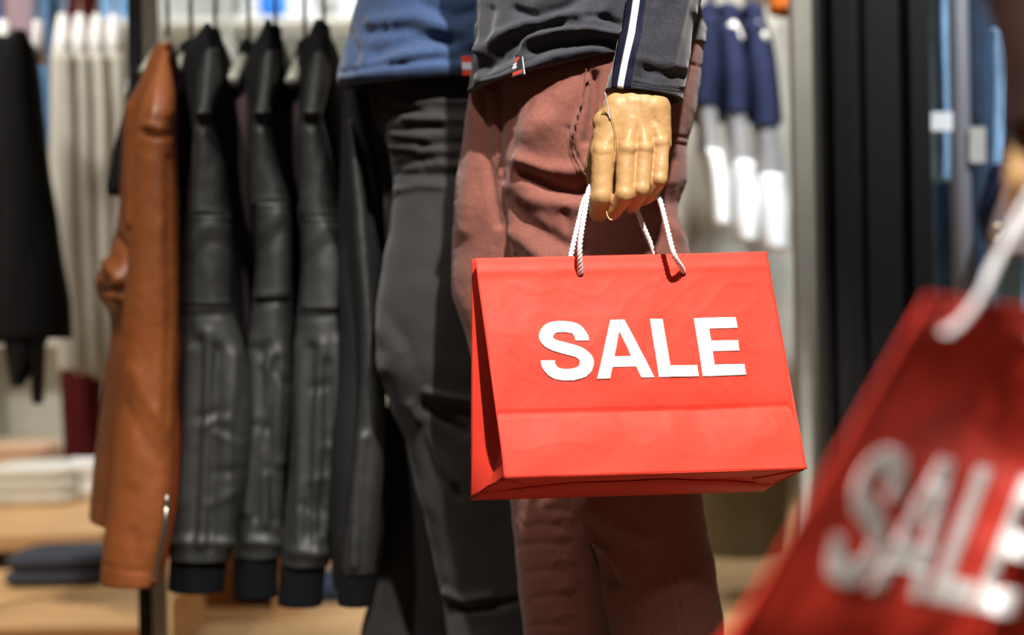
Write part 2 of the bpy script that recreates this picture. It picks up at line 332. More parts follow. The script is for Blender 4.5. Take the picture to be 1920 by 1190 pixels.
# sweatshirt torso
tor = [(960, -520, 1250, -520, YA, .06), (880, -480, 1330, -480, YA, .10), (872, -380, 1338, -380, YA, .125), (885, -200, 1322, -200, YA, .125), (896, -60, 1312, -60, YA, .127), (897, 20, 1314, 10, YA, .132, 0),
       (893, 70, 1322, 40, YA, .137, -4), (886, 118, 1326, 55, YA, .139, -8), (881, 150, 1324, 68, YA, .138, -11), (878, 172, 1321, 82, YA, .134, -13)]
fT = [([(968, 100), (990, 72), (1040, 58), (1100, 56), (1160, 66)], 7, .010), ([(1000, 92), (1050, 80), (1110, 76), (1165, 84)], 12, -.014), ([(905, 125), (945, 105), (968, 88)], 13, -.012),
      ([(905, 95), (935, 66), (985, 44), (1040, 28), (1090, 26)], 9, .008), ([(925, 98), (965, 70), (1010, 52), (1050, 44)], 8, -.009), ([(965, 18), (1010, 32), (1060, 12), (1100, -10)], 9, -.009),
      ([(900, 150), (935, 148), (985, 128), (1040, 106), (1150, 84)], 8, .005), ([(905, 0), (908, 60), (900, 120), (888, 165)], 6, .005), ([(1110, 40), (1140, 10), (1150, -30)], 12, .008), ([(1094, -30), (1090, 20), (1080, 62)], 2, -.0035),
      ([(920, 20), (915, 80)], 10, -.004), ([(1100, 30), (1140, 34), (1165, 44)], 7, -.008), ([(1015, 0), (1040, -20)], 16, .008)]
sb = MB(); loft(sb, tor, YA, .13, n=300, step=3, folds=fT, wr=[(.005, 11, 12), (.0018, 40, 40)], sq=2.2, ylim=(-20, 200), seed=3)
shA = sb.build('sweatshirt', M_jersey, mA); tS = bvh(sb)
# hem seam tucks + tag
stitches(tS, [(896, 148), (935, 136), (985, 112), (1040, 92), (1110, 80), (1150, 78)], 3.2, 2.4, .0005, 'hem_stitching', mat('charcoal_thread', (50, 50, 54), .9), shA)
def tagbox(tree, quad, m, name, parent, off=.002, th=.001, lift=.007):
    c = [hit(tree, x, y, off) for x, y in quad]
    ym = min(q.y for q in c) - lift
    c = [P(x, y, ym) for x, y in quad]
    mb = MB().hexa([c[3], c[2], c[2] + Vector((0, th, 0)), c[3] + Vector((0, th, 0)), c[0], c[1], c[1] + Vector((0, th, 0)), c[0] + Vector((0, th, 0))])
    return mb.build(name, m, parent, smooth=False), ym
hg, ym = tagbox(tS, [(974, 104), (979, 106), (983, 138), (959, 145)], M_blk, 'hem_tag', shA); hg['label'] = 'small black fabric tag with orange and white marks'
def flat(name, polys, Y, m, parent, th=.0004):
    mb = MB()
    for q in polys:
        a = [P(x, y, Y) for x, y in q]; n = len(a); mb.add(a + [p + Vector((0, th, 0)) for p in a], [tuple(range(n))] + [(i, (i + 1) % n, n + (i + 1) % n, n + i) for i in range(n)])
    return mb.build(name, m, parent, smooth=False)
# marks: kept on the tag's own plane (children of the mannequin)
flat('tag_print', [[(971, 106), (974, 108), (966, 117), (964, 116)]] + [[(962 + 2.6 * i, 136 - .9 * i), (963.6 + 2.6 * i, 135.6 - .9 * i), (962.9 + 2.6 * i, 141.5 - .9 * i), (961.3 + 2.6 * i, 142 - .9 * i)] for i in range(7)], ym - .0006, M_org, shA)
flat('tag_print', [[(963, 120), (969, 118), (968, 121), (962, 123)], [(961.5, 125), (968.5, 123), (968, 127), (961, 129)]], ym - .0006, M_lbl, shA)
flat('tag_edge', [[(979, 106), (980, 106), (984.5, 139), (983, 139)]], ym - .0008, M_silver, shA)
# sleeve
YS = 1.655
slv = [(1300, -500, 1390, -500, 1.83, .055), (1270, -430, 1400, -430, 1.80, .07), (1225, -250, 1372, -250, 1.735, .065), (1190, -80, 1328, -80, 1.685, .058), (1175, 0, 1312, 0, YS + .01, .054),
       (1166, 45, 1305, 45, YS + .005, .05), (1155, 90, 1297, 92, YS, .048), (1146, 130, 1288, 136, YS, .046), (1138, 160, 1283, 172, YS, .045, 2), (1136, 171, 1281, 187, YS, .045, 2)]
fS = [([(1255, 10), (1235, 70), (1215, 140)], 16, -.004), ([(1285, 0), (1268, 70), (1255, 130)], 10, .004), ([(1225, 20), (1215, 80), (1205, 130)], 12, .003), ([(1190, 150), (1230, 158), (1282, 162)], 3, .002),
      ([(1200, 110), (1240, 118), (1280, 125)], 10, .003), ([(1210, 130), (1250, 140), (1285, 143)], 7, -.003), ([(1300, 20), (1308, 30)], 8, .004)]
vb = MB(); loft(vb, slv, YS, .05, n=220, step=2.5, folds=fS, wr=[(.0035, 16, 14), (.0013, 50, 40)], sq=2.2, ylim=(-20, 200), seed=5)
sl = vb.build('sleeve', M_jersey, mA); tV = bvh(vb)
strip_on(tV, ([(1173, -30), (1171, 0), (1163, 60), (1152, 120), (1147, 168)], [(1213, -30), (1211, 0), (1204, 60), (1190, 120), (1181, 174)]), 14, 60, .0007, 'navy_band', M_navy, sl, .0005)
strip_on(tV, ([(1190, -30), (1188, 0), (1179, 60), (1166, 120), (1157, 170)], [(1203, -30), (1201, 0), (1192, 60), (1178, 120), (1168, 172)]), 8, 60, .0014, 'white_stripe', M_silver, sl, .0006)
stitches(tV, [(1185, 158), (1230, 166), (1280, 171)], 3.0, 2.2, .0005, 'cuff_stitching', mat('charcoal_thread', (50, 50, 54)), sl)
# neck and head (above the frame)
nb = MB().tube([P(1105, -470, YA), P(1105, -560, YA - .01)], [.055, .052], 20)
nb.ball(P(1103, -640, YA - .02), .115, 24, 16, (.68, .85, 1.0)); nb.ball(P(1103, -625, YA - .115), .018, 10, 8, (.6, .8, 1.3))
for sx in (-.078, .078): nb.ball(P(1103, -630, YA - .01) + Vector((sx, 0, 0)), .028, 10, 8, (.35, .7, 1))
o = nb.build('head', M_hand, mA); rm = o.modifiers.new('remesh', 'REMESH'); rm.mode = 'VOXEL'; rm.voxel_size = .008; rm.use_smooth_shade = True
o.modifiers.new('smooth', 'SMOOTH').iterations = 4
def shoe(parent, x, y, z, m, yaw=0, L=.27):
    mb = MB(); R = Matrix.Translation((x, y, z)) @ Matrix.Rotation(yaw, 4, 'Z')
    for (a, b, h, r) in ((-.0, .0, .05, .045), (.02, -.06, .045, .045), (.0, -.13, .035, .046), (0, -.18, .03, .036), (0, .05, .05, .036)):
        mb.ball(R @ Vector((a * .2, b, h)), r, 14, 10, (1, 1.25, .9))
    mb.tube([R @ Vector((0, 0, .05)), R @ Vector((0, .01, .13))], [.04, .036], 14)
    o = mb.build('shoe', m, parent); q = o.modifiers.new('remesh', 'REMESH'); q.mode = 'VOXEL'; q.voxel_size = .006; q.use_smooth_shade = True
    s = MB(); s.tube([R @ Vector((0, 0, 0)), R @ Vector((0, 0, .014))], .04, 16)
    s.box((x - .04, y - .2, z), (x + .04, y + .09, z + .014)); s.build('sole', M_black, o, smooth=False)
shoe(mA, P(1285, 1500, YA + .04).x, YA + .02, .13, M_blk); shoe(mA, P(1100, 1500, YA + .1).x, YA + .09, .13, M_blk)

# hand ---------------------------------------------------------------------------------------------
YH = 1.615
def H(px, py, dy=0): return P(px, py, YH + dy)
hb = MB()
def cap(a, b, ra, rb, n=16):
    hb.tube([a, b], [ra, rb], n); hb.ball(a, ra, n, 10); hb.ball(b, rb, n, 10)
# wrist, palm
for k in range(9):
    t = k / 8; hb.ball(H(1196 - 3 * t, 168 + 62 * t, .034 - .006 * t), .0355, 22, 14, (.96 + .12 * t, .62 - .12 * t, .7))
for x, ex in ((1150, .0), (1178, 0), (1206, 0), (1230, 0)):
    pass
kn = [(1131, 291, .000, .0150), (1176, 285, -.006, .0130), (1209, 285, -.004, .0122), (1238, 274, .003, .0125)]
st = [(1160, 205), (1184, 200), (1204, 200), (1226, 205)]
for (kx, ky, kd, kr), (sx_, sy_) in zip(kn, st):
    cap(H(sx_, sy_, .016), H(kx, ky - 4, kd + .010), .020, kr + .001)
    hb.ball(H(kx, ky - 6, kd - .0008), kr * .80, 16, 12)
hb.tube([H(1157, 215, .028), H(1165, 278, .03)], [.018, .016], 14); hb.tube([H(1215, 220, .028), H(1215, 272, .028)], [.018, .015], 14)
# tendons
for (kx, ky, kd, kr), (sx_, sy_) in zip(kn, st):
    cap(H(sx_, sy_ + 28, .0014), H(kx, ky - 14, kd - .002), .0048, .0066, 10)
cap(H(1152, 232, .012), H(1142, 285, .012), .014, .0135)
cap(H(1144, 222, .018), H(1132, 282, .012), .0155, .0145)
hb.ball(H(1141, 232, .017), .0185, 18, 12); hb.ball(H(1138, 255, .015), .0175, 18, 12)
# thumb side web
cap(H(1150, 215, .026), H(1126, 276, .018), .018, .0125)
# fingers: knuckle, first joint, second joint, tip
fing = [((1131, 291, .002), (1127, 370, -.004), (1121, 398, .012), (1128, 392, .034), .0136, .0126, .0115, .010),
        ((1174, 287, -.004), (1171, 366, -.012), (1150, 396, .006), (1150, 398, .032), .0112, .0108, .0098, .009),
        ((1208, 285, -.003), (1203, 356, -.011), (1187, 383, .006), (1180, 388, .028), .0100, .0096, .0090, .0085),
        ((1240, 276, .003), (1237, 338, -.006), (1219, 366, .008), (1205, 374, .026), .0096, .0090, .0085, .0078)]
for a, b, c, d, r0, r1, r2, r3 in fing:
    cap(H(*a), H(*b), r0, r1); cap(H(*b), H(*c), r1 * .98, r2); cap(H(*c), H(*d), r2, r3)
    hb.ball(H(b[0], b[1] - 2, b[2] - .0012), r1 * 1.0, 14, 10)
# thumb behind the fingers
cap(H(1128, 262, .022), H(1116, 312, .036), .0125, .0125); cap(H(1116, 312, .036), H(1118, 352, .046), .0115, .0105); cap(H(1118, 352, .046), H(1148, 372, .048), .0105, .009)
ho = hb.build('hand', M_hand, mA); q = ho.modifiers.new('remesh', 'REMESH'); q.mode = 'VOXEL'; q.voxel_size = .0011; q.use_smooth_shade = True
q = ho.modifiers.new('smooth', 'SMOOTH'); q.iterations = 22; q.factor = .5
tx = bpy.data.textures.new('plaster_relief', 'CLOUDS'); tx.noise_scale = .019; tx.noise_depth = 2
q = ho.modifiers.new('relief', 'DISPLACE'); q.texture = tx; q.strength = .0020; q.mid_level = .5; q.texture_coords = 'LOCAL'
# dangling clear tag thread over the back of the hand
cu = spline([H(1135, 172, -.012), H(1141, 205, -.006), H(1152, 240, -.0085), H(1156, 280, -.011), H(1152, 322, -.008)], 40)
MB().tube(cu, .00035, 6).build('swing_thread', mat('dark_thread', (110, 85, 60), .4), mA)
cu = spline([H(1134, 174, -.014), H(1140, 205, -.006), H(1144, 222, -.0055)], 20)
MB().tube(cu, .0008, 6).build('swing_thread', M_silver, mA)
rg = MB(); c0 = H(1146, 397, -.004)
rg.tube([c0 + Vector((.0095 * math.cos(t) * .55, .006 * math.sin(t), .0095 * math.sin(t))) for t in np.linspace(.9, 4.9, 24)], .0009, 8)
o = rg.build('ring', mat('pale_gold', (225, 190, 130), .3, .5, metal=.8), mA); o['label'] = 'thin gold wire loop at the middle fingertip'

# ------------------------------------------------------------------ SALE bag
def bag(name, label, FTL, FTR, FBL, FBR, BTL, BTR, BBL, BBR, lettermap, crease=.715, seed=0, crumple=1.0, right_gusset=False):
    root = thing(name, label, 'shopping bag', (FBL + BBR) / 2, 'red paper bags printed SALE')
    n_ = (FTR - FTL).cross(FBL - FTL).normalized()
    if n_.y > 0: n_ = -n_
    def surf(u, v, off=0):
        p = (FTL * (1 - u) + FTR * u) * (1 - v) + (FBL * (1 - u) + FBR * u) * v
        edge = min(1, min(u, 1 - u) * 14) * min(1, min(v, 1 - v) * 10 + .0)
        wob = .0025 * math.sin(u * 9 + seed)
        d = -.0065 * math.exp(-abs(v - crease - .008 * math.sin(u * 3.1)) / .09) * (1 - .3 * math.cos(u * 5))
        d -= .0022 * math.exp(-((v - crease) / .008) ** 2) + .0
        d += .0008 * math.exp(-((v - crease - .014) / .007) ** 2)
        c = noise.noise(Vector((u * 5 + seed, v * 4, 1))) * .0034 + noise.noise(Vector((u * 13, v * 9 + seed, 5))) * .0007
        rg_ = noise.noise(Vector((u * 7 + 3, v * 7 + seed, 9))); c += .0005 * (1 - abs(rg_) * 6) * (abs(rg_) < .166)
        rg_ = noise.noise(Vector((u * 16 + 3, v * 10 + seed, 19))); c += .0003 * (1 - abs(rg_) * 9) * (abs(rg_) < .11)
        d += .0012 * math.exp(-((v - .065) / .02) ** 2)
        return p + n_ * (d + c * crumple * edge) + n_ * off
    N, M2 = 110, 90
    mb = MB().add([surf(j / N, i / M2) for i in range(M2 + 1) for j in range(N + 1)],
                  [(i * (N + 1) + j, i * (N + 1) + j + 1, (i + 1) * (N + 1) + j + 1, (i + 1) * (N + 1) + j) for i in range(M2) for j in range(N)])
    mb.build('front_panel', M_red, root, solid=.0007)
    def panel(nm, fn, nu, nv):
        b = MB().add([fn(j / nu, i / nv) for i in range(nv + 1) for j in range(nu + 1)],
                     [(i * (nu + 1) + j, i * (nu + 1) + j + 1, (i + 1) * (nu + 1) + j + 1, (i + 1) * (nu + 1) + j) for i in range(nv) for j in range(nu)])
        return b.build(nm, M_red, root, solid=.0007)
    def bil(a, b, c, d, u, v): return (a * (1 - u) + b * u) * (1 - v) + (c * (1 - u) + d * u) * v
    panel('back_panel', lambda u, v: bil(BTL, BTR, BBL, BBR, u, v) + n_ * -.0006 + Vector((0, noise.noise(Vector((u * 4, v * 4, seed))) * .003, 0)) * min(1, min(u, 1 - u) * 8), 40, 30)
    def gus(sgn, F0, F1, B0, B1):
        U = (FTR - FTL).normalized() * sgn
        def f(u, v):
            p = bil(F0, B0, F1, B1, u, v)
            dep = .030 * math.sin(math.pi * min(1, v * 1.0) ** .8) * (1 if v < 1 else 0) + .0
            tri = (1 - abs(2 * u - 1)); k = min(1, (1 - v) * 5)
            return p + U * (.024 * tri * k * min(1, .35 + v * 1.2)) + n_ * noise.noise(Vector((u * 5, v * 6, seed + 3))) * .002 * tri
        return f
    panel('side_gusset', gus(1, FTL, FBL, BTL, BBL), 24, 60)
    panel('side_gusset', gus(-1, FTR, FBR, BTR, BBR), 24, 60)
    def bot(u, v):
        p = bil(FBL, FBR, BBL, BBR, u, v); tri = (1 - abs(2 * v - 1)); return p + Vector((0, 0, .004)) * tri * (1 + .6 * noise.noise(Vector((u * 6, v * 3, seed))))
    panel('bottom_panel', bot, 60, 14)
    # folded triangular flaps and seam on the base
    def bq(u, v, o): return bot(u, v) - Vector((0, 0, o))
    for s in (0, 1):
        uu = lambda x: x if s == 0 else 1 - x
        fl_ = MB()
        a, b, c = (uu(.006), .03), (uu(.006), .97), (uu(.115), .5)
        G = 8; V = []; ix = {}
        for i in range(G + 1):
            for j in range(G + 1 - i):
                w1, w2 = i / G, j / G; w0 = 1 - w1 - w2
                ix[(i, j)] = len(V); V.append(bq(a[0] * w0 + b[0] * w1 + c[0] * w2, a[1] * w0 + b[1] * w1 + c[1] * w2, .0012))
        Fc = []
        for i in range(G):
            for j in range(G - i):
                Fc.append((ix[i, j], ix[i + 1, j], ix[i, j + 1]))
                if i + j < G - 1: Fc.append((ix[i + 1, j], ix[i + 1, j + 1], ix[i, j + 1]))
        fl_.add(V, Fc).build('base_flap', M_red, root, solid=.0009)
    V = [bq(i / 40, .42 + .25 * abs(i / 20 - 1) ** 1.5 * 1.2, .0018) for i in range(41)] + [bq(i / 40, .995, .0018) for i in range(41)]
    MB().add(V, [(i, i + 1, 42 + i, 41 + i) for i in range(40)]).build('base_flap', M_red, root, solid=.0007)
    # lettering
    def letters():
        out = []
        th = .205
        def S():
            cl = spline([(.70, .655), (.695, .74), (.62, .865), (.43, .905), (.24, .880), (.140, .765), (.150, .665), (.25, .585), (.43, .525), (.60, .465), (.705, .375), (.72, .27), (.64, .14), (.43, .085), (.22, .120), (.125, .225), (.11, .335)], 90)
            t = np.gradient(cl, axis=0); t /= np.hypot(*t.T)[:, None]; nn = np.stack([-t[:, 1], t[:, 0]], 1)
            t0 = np.array([0, 1.]); nn[0] = [-1, 0]; nn[-1] = [-1, 0]
            hw = np.where(np.abs(t[:, 1]) > .8, .112, .100)[:, None]
            hw = np.convolve(np.pad(hw[:, 0], 4, mode='edge'), np.ones(9) / 9, 'valid')[:, None]
            A_, B_ = cl + nn * hw, cl - nn * hw
            return [[tuple(A_[i]), tuple(A_[i + 1]), tuple(B_[i + 1]), tuple(B_[i])] for i in range(len(cl) - 1)]
        out.append((S(), .164, .336, .83))
        Aw = .98
        A_ = [[(0, 0), (.225, 0), (.365, .375), (.305, .375 - .0), (.14, .375)], ]
        A_ = [[(0, 0), (.228, 0), (.545, .83), (.37, 1.0)], [(.98, 0), (.752, 0), (.435, .83), (.61, 1.0)], [(.37, 1.0), (.545, .83), (.49, .70), (.435, .83), (.61, 1)]]
        # built from clean, non-overlapping pieces
        yb0, yb1 = .20, .375
        def xl(y): return .37 * y
        def xi(y): return .228 + (.49 - .228) * y / .80
        A_ = [[(xl(0), 0), (xi(0), 0), (xi(yb0), yb0), (xl(yb0), yb0)], [(.98 - xi(0), 0), (.98 - xl(0), 0), (.98 - xl(yb0), yb0), (.98 - xi(yb0), yb0)],
              [(xl(yb0), yb0), (.98 - xl(yb0), yb0), (.98 - xl(yb1), yb1), (xl(yb1), yb1)],
              [(xl(yb1), yb1), (xi(yb1), yb1), (.49, .80), (xl(.80), .80)], [(.98 - xi(yb1), yb1), (.98 - xl(yb1), yb1), (.98 - xl(.80), .80), (.49, .80)],
              [(xl(.8), .8), (.98 - xl(.8), .8), (.61, 1), (.37, 1)]]
        out.append((A_, .340, .533, Aw))
        L_ = [[(0, 0), (.235, 0), (.235, 1), (0, 1)], [(.235, 0), (.72, 0), (.72, .2), (.235, .2)]]
        out.append((L_, .547, .686, .72))
        E_ = [[(0, 0), (.235, 0), (.235, 1), (0, 1)], [(.235, 0), (.76, 0), (.76, .195), (.235, .195)], [(.235, .42), (.71, .42), (.71, .6), (.235, .6)], [(.235, .805), (.745, .805), (.745, 1), (.235, 1)]]
        out.append((E_, .699, .850, .76))
        return out
    SG = [surf(j / N, i / M2) for i in range(M2 + 1) for j in range(N + 1)]
    ptree = BVHTree.FromPolygons(mb.v, mb.f)
    def gs(u, v, off):
        a, b_ = min(max(u, 0), .9999) * N, min(max(v, 0), .9999) * M2; j, i = int(a), int(b_); a -= j; b_ -= i; g = i * (N + 1) + j
        return (SG[g] * (1 - a) + SG[g + 1] * a) * (1 - b_) + (SG[g + N + 1] * (1 - a) + SG[g + N + 2] * a) * b_ + n_ * off
    for polys, u0, u1, wd in letters():
        bm = bmesh.new()
        for q in polys:
            vs = [bm.verts.new((u0 + (x / wd) * (u1 - u0), y, 0)) for x, y in q]
            try: bm.faces.new(vs)
            except ValueError: pass
        bmesh.ops.remove_doubles(bm, verts=bm.verts, dist=1e-5)
        for k in range(1, 40):
            for co, no in (((0, k / 40, 0), (0, 1, 0)), ((k / 60 + .15, 0, 0), (1, 0, 0))):
                bmesh.ops.bisect_plane(bm, geom=bm.verts[:] + bm.edges[:] + bm.faces[:], plane_co=co, plane_no=no)
        for v in bm.verts: v.co = lettermap((gs, ptree), v.co.x, v.co.y)
        me = bpy.data.meshes.new('printed_letter'); bm.to_mesh(me); bm.free()
        o = link('printed_letter', me, M_white, root); md = o.modifiers.new('solid', 'SOLIDIFY'); md.thickness = .0002
        for p in me.polygons: p.use_smooth = True
    return root, surf, n_
FTL, FTR = P(890, 484, 1.575), P(1437, 472, 1.665)
FBL, FBR = P(948, 896, 1.515), P(1513, 878, 1.610)
BTL, BTR = P(885, 486, 1.590), P(1433, 471, 1.680)
BBL, BBR = P(882, 935, 1.585), P(1430, 918, 1.690)
bg, bsurf, bn = bag('shopping_bag', 'sharp upright red SALE paper bag hanging from the tan mannequin hand', FTL, FTR, FBL, FBR, BTL, BTR, BBL, BBR,
                    lambda s, u, y: s[0](u, .572 - .267 * y, .0011), seed=1)
def rope(pts, n, name='rope_handle', r=.0029, root=bg):
    return MB().tube(spline(pts, n), r, 15, 3, 420, .20).build(name, M_rope, root)
hl, hr = bsurf(.338, .078, .001), bsurf(.687, .088, .001)
zed = Vector((0, -.004, 0))
rope([bsurf(.338, .082, -.006), hl + zed * .5 + Vector((0, 0, .002)), P(1087, 460, 1.588), P(1096, 400, 1.60), P(1106, 352, 1.618), P(1124, 352, YH + .021), P(1150, 362, YH + .018), P(1190, 360, YH + .016),
      P(1220, 352, YH + .014), P(1236, 372, 1.616), P(1250, 425, 1.61), P(1264, 478, 1.605), hr + zed * .5 + Vector((0, 0, .002)), bsurf(.687, .092, -.006)], 320)
rope([P(1066, 500, 1.612), P(1073, 466, 1.618), P(1084, 420, 1.625), P(1100, 366, YH + .028), P(1130, 352, YH + .030), P(1160, 368, YH + .024), P(1188, 380, YH + .022), P(1196, 398, YH + .022), P(1206, 425, 1.64), P(1224, 468, 1.648), P(1234, 500, 1.648)], 260)
for h in (hl, hr):
    MB().ball(h + Vector((0, .0015, -.003)), .0042, 12, 8, (1, .5, 1)).build('punched_hole_shade', mat('dark_red_hole_shade', (90, 15, 12), .8), bg)  # dark red bead stands in for the shade inside the rope hole

# ------------------------------------------------------------------ blurred bag in the foreground
gTL, gTR = P(1738, 552, .70), P(2060, 590, .83)
gBL, gBR = P(1310, 1300, .68), P(1800, 1330, .80)
hTL, hTR = P(1748, 556, .72), P(2075, 592, .85)
hBL, hBR = P(1420, 1310, .78), P(1960, 1330, .88)
def fgmap(s, u, y):
    # whole word sits in the lower half of the panel
    # word parallelogram: bottom-left, bottom-right, top
    uu = (u - .164) / (.85 - .164)
    px = 1528 + 372 * uu + 95 * y; py = 1085 + 75 * uu - 255 * y
    h = hit(s[1], px, py, .0014)
    return h if h is not None else P(px, py, .75)
bg2, s2, n2 = bag('shopping_bag', 'large blurred tilted red SALE paper bag close to the lens at lower right', gTL, gTR, gBL, gBR, hTL, hTR, hBL, hBR, fgmap, seed=7, crumple=.5, crease=.9)
rope([s2(.16, .09, -.004), s2(.16, .07, .004), P(1835, 560, .73), P(1880, 470, .75), P(1935, 360, .77), P(2000, 300, .79), P(2050, 380, .81), P(2040, 520, .81), s2(.62, .08, .004)], 200, r=.0019, root=bg2)
rope([P(1830, 600, .76), P(1860, 500, .77), P(1920, 420, .79), P(1990, 310, .80), P(2070, 380, .84), P(2060, 560, .86)], 200, r=.0019, root=bg2)
# foreground mannequin, mostly out of frame: dark brown coat sleeve and tan hand
mC = thing('mannequin', 'blurred mannequin in a dark brown coat at the top right corner', 'mannequin', (.74, .96, 0))
cb = MB(); loft(cb, [(1960, -900, 2200, -900), (1880, -600, 2250, -600), (1835, -300, 2230, -300), (1832, -60, 2200, -60), (1862, 60, 2170, 60), (1888, 180, 2140, 180), (1896, 245, 2110, 245)], .80, .06, n=80, step=10, wr=[(.006, 6, 6)], seed=9)
cb.build('sleeve', M_choc, mC)
hb = MB()
YC = .80
def K(px, py, dy=0): return P(px, py, YC + dy)
for k in range(6): hb.ball(K(2000, 225 + 14 * k, .01), .034, 18, 12, (.95, .55, .6))
for i, x in enumerate((1925, 1972, 2020, 2066)):
    cap(K(x + 15 - 8 * i, 270, .005), K(x, 330, -.004), .013, .012); cap(K(x, 330, -.004), K(x - 6, 380 - 4 * i, .012), .0115, .0105); cap(K(x - 6, 380 - 4 * i, .012), K(x - 2, 372 - 4 * i, .032), .0105, .009)
cap(K(1935, 270, .02), K(1925, 340, .035), .013, .011); cap(K(1925, 340, .035), K(1960, 372, .036), .011, .009)
o = hb.build('hand', M_hand, mC); q = o.modifiers.new('remesh', 'REMESH'); q.mode = 'VOXEL'; q.voxel_size = .0016; q.use_smooth_shade = True
cx, cy = .68, .96
fb = MB()
bodyrows = []
for z, hw, dp in ((1.52, .06, .05), (1.48, .19, .09), (1.3, .20, .11), (1.1, .17, .11), (.9, .19, .12), (.7, .20, .12)):
    bodyrows.append((z, hw, dp))
V = []; n = 48
for z, hw, dp in bodyrows:
    for j in range(n): a = 2 * math.pi * j / n; V.append((cx + .06 + hw * math.cos(a), cy + dp * math.sin(a) + .02 + .006 * math.sin(9 * a), z))
fb.add(V, [(i * n + j, i * n + (j + 1) % n, (i + 1) * n + (j + 1) % n, (i + 1) * n + j) for i in range(len(bodyrows) - 1) for j in range(n)] + [tuple(range(n)), tuple(range((len(bodyrows) - 1) * n, len(bodyrows) * n))])
fb.build('coat', M_choc, mC)
MB().ball((cx + .06, cy, 1.68), .115, 24, 16, (.68, .85, 1)).tube([(cx + .06, cy, 1.48), (cx + .06, cy, 1.6)], .05, 16).build('head', M_hand, mC)
for s in (-.09, .09): MB().tube([(cx + .06 + s, cy + .02, .75), (cx + .06 + s, cy + .02, .1)], [.085, .06], 24).build('trouser_leg', M_blackc, mC)
for s in (-.09, .09): shoe(mC, cx + .06 + s, cy + .02, 0, M_blk)

# ------------------------------------------------------------------ mannequin B (blue tee, charcoal jeans)
YB = 2.16
mB = thing('mannequin', 'headless-cropped mannequin in blue tee and charcoal jeans behind the brown trousers', 'mannequin', (P(820, 600, YB).x, YB, .13))
mB['label'] = 'mannequin in blue top and charcoal jeans left of the brown trousers'
nearB = [(720, 90, 1010, 90, YB, .10), (712, 160, 1005, 160, YB, .105), (714, 240, 990, 240, YB, .105), (736, 300, 975, 300, YB, .10), (738, 360, 960, 360, YB, .098), (728, 430, 945, 430, YB - .01, .095), (714, 500, 925, 500, YB - .02, .092),
         (706, 570, 910, 570, YB - .03, .086), (704, 640, 902, 640, YB - .035, .08), (707, 695, 898, 695, YB - .035, .076), (728, 755, 905, 755, YB - .02, .074), (756, 830, 940, 830, YB, .074), (780, 910, 965, 910, YB + .01, .074),
         (800, 985, 982, 985, YB + .02, .073), (820, 1065, 992, 1065, YB + .03, .070), (836, 1130, 998, 1130, YB + .035, .066), (842, 1190, 1002, 1190, YB + .04, .064), (850, 1420, 985, 1420, YB + .04, .062)]
farB = [(690, 90, 900, 90, YB + .07, .10), (690, 160, 900, 160, YB + .07, .10), (705, 260, 890, 260, YB + .09, .09), (722, 400, 880, 400, YB + .13, .085), (726, 560, 880, 560, YB + .16, .08), (726, 700, 880, 700, YB + .18, .075),
        (722, 850, 880, 850, YB + .2, .072), (706, 1000, 878, 1000, YB + .22, .070), (690, 1130, 870, 1130, YB + .23, .066), (676, 1190, 866, 1190, YB + .23, .064), (690, 1420, 850, 1420, YB + .23, .060)]
fB = []
for k, (y, x0, x1, sl) in enumerate(((178, 720, 800, -12), (192, 740, 880, 6), (210, 716, 790, -16), (226, 760, 880, -4), (240, 722, 830, 8), (258, 730, 800, -10), (270, 790, 880, 6), (284, 738, 850, -8), (302, 742, 810, 10), (312, 800, 880, -6), (330, 738, 860, -6), (350, 745, 830, 6))):
    fB.append(([(x0, y + sl), ((x0 + x1) / 2, y - 3), (x1, y)], 6.5, .006 if k % 2 else -.006))
fB += [([(800, 735), (840, 745), (880, 752)], 7, .010), ([(795, 760), (840, 790), (870, 810)], 12, -.010), ([(770, 760), (800, 820), (850, 900)], 10, .007), ([(790, 800), (820, 880), (860, 930)], 9, -.006),
       ([(716, 620), (740, 660), (725, 690)], 16, .006), ([(700, 560), (760, 640), (780, 700)], 14, -.003), ([(836, 1128), (870, 1145), (920, 1140), (975, 1125)], 7, -.010), ([(836, 1112), (870, 1125), (920, 1118)], 7, .008)]
jb = MB(); wB = [(.006, 7, 7), (.002, 26, 22)]
loft(jb, nearB, YB, .1, n=170, step=5, folds=fB, wr=wB, sq=2.1, seed=11, ylim=(80, 1200)); loft(jb, farB, YB + .07, .1, n=100, step=8, wr=wB, sq=2.1, seed=12, ylim=(80, 1200))
jb.build('jeans', M_jean, mB)
tee = [(720, -420, 960, -420, YB, .06), (640, -380, 1035, -380, YB, .10), (648, -250, 1030, -250, YB, .12), (668, -90, 1015, -90, YB, .125), (669, 0, 1012, 0, YB, .13), (658, 50, 1014, 50, YB, .135), (646, 100, 1017, 92, YB, .14), (637, 128, 1018, 112, YB, .142, -11), (637, 148, 1018, 128, YB, .142, -15), (641, 164, 1016, 142, YB, .141, -16)]
fU = [([(640, 135), (720, 122), (800, 114), (890, 110)], 3, -.006), ([(640, 146), (720, 134), (800, 127), (890, 122)], 9, .006), ([(700, 100), (760, 80), (820, 75), (890, 95)], 14, -.010), ([(740, 108), (810, 96), (880, 85)], 10, .008),
      ([(700, 40), (780, 30), (860, 60)], 14, .008), ([(690, 60), (760, 55), (840, 80)], 12, -.007), ([(655, 60), (668, 100), (660, 130)], 9, -.006), ([(726, 0), (728, 60), (722, 110)], 4, .004), ([(800, 10), (850, 30), (890, 20)], 11, -.008)]
ub = MB(); loft(ub, tee, YB, .13, n=180, step=4, folds=fU, wr=[(.006, 9, 10), (.002, 30, 30)], sq=2.2, seed=13, ylim=(-20, 200)); tee_o = ub.build('blue_top', M_blue, mB); tU = bvh(ub)
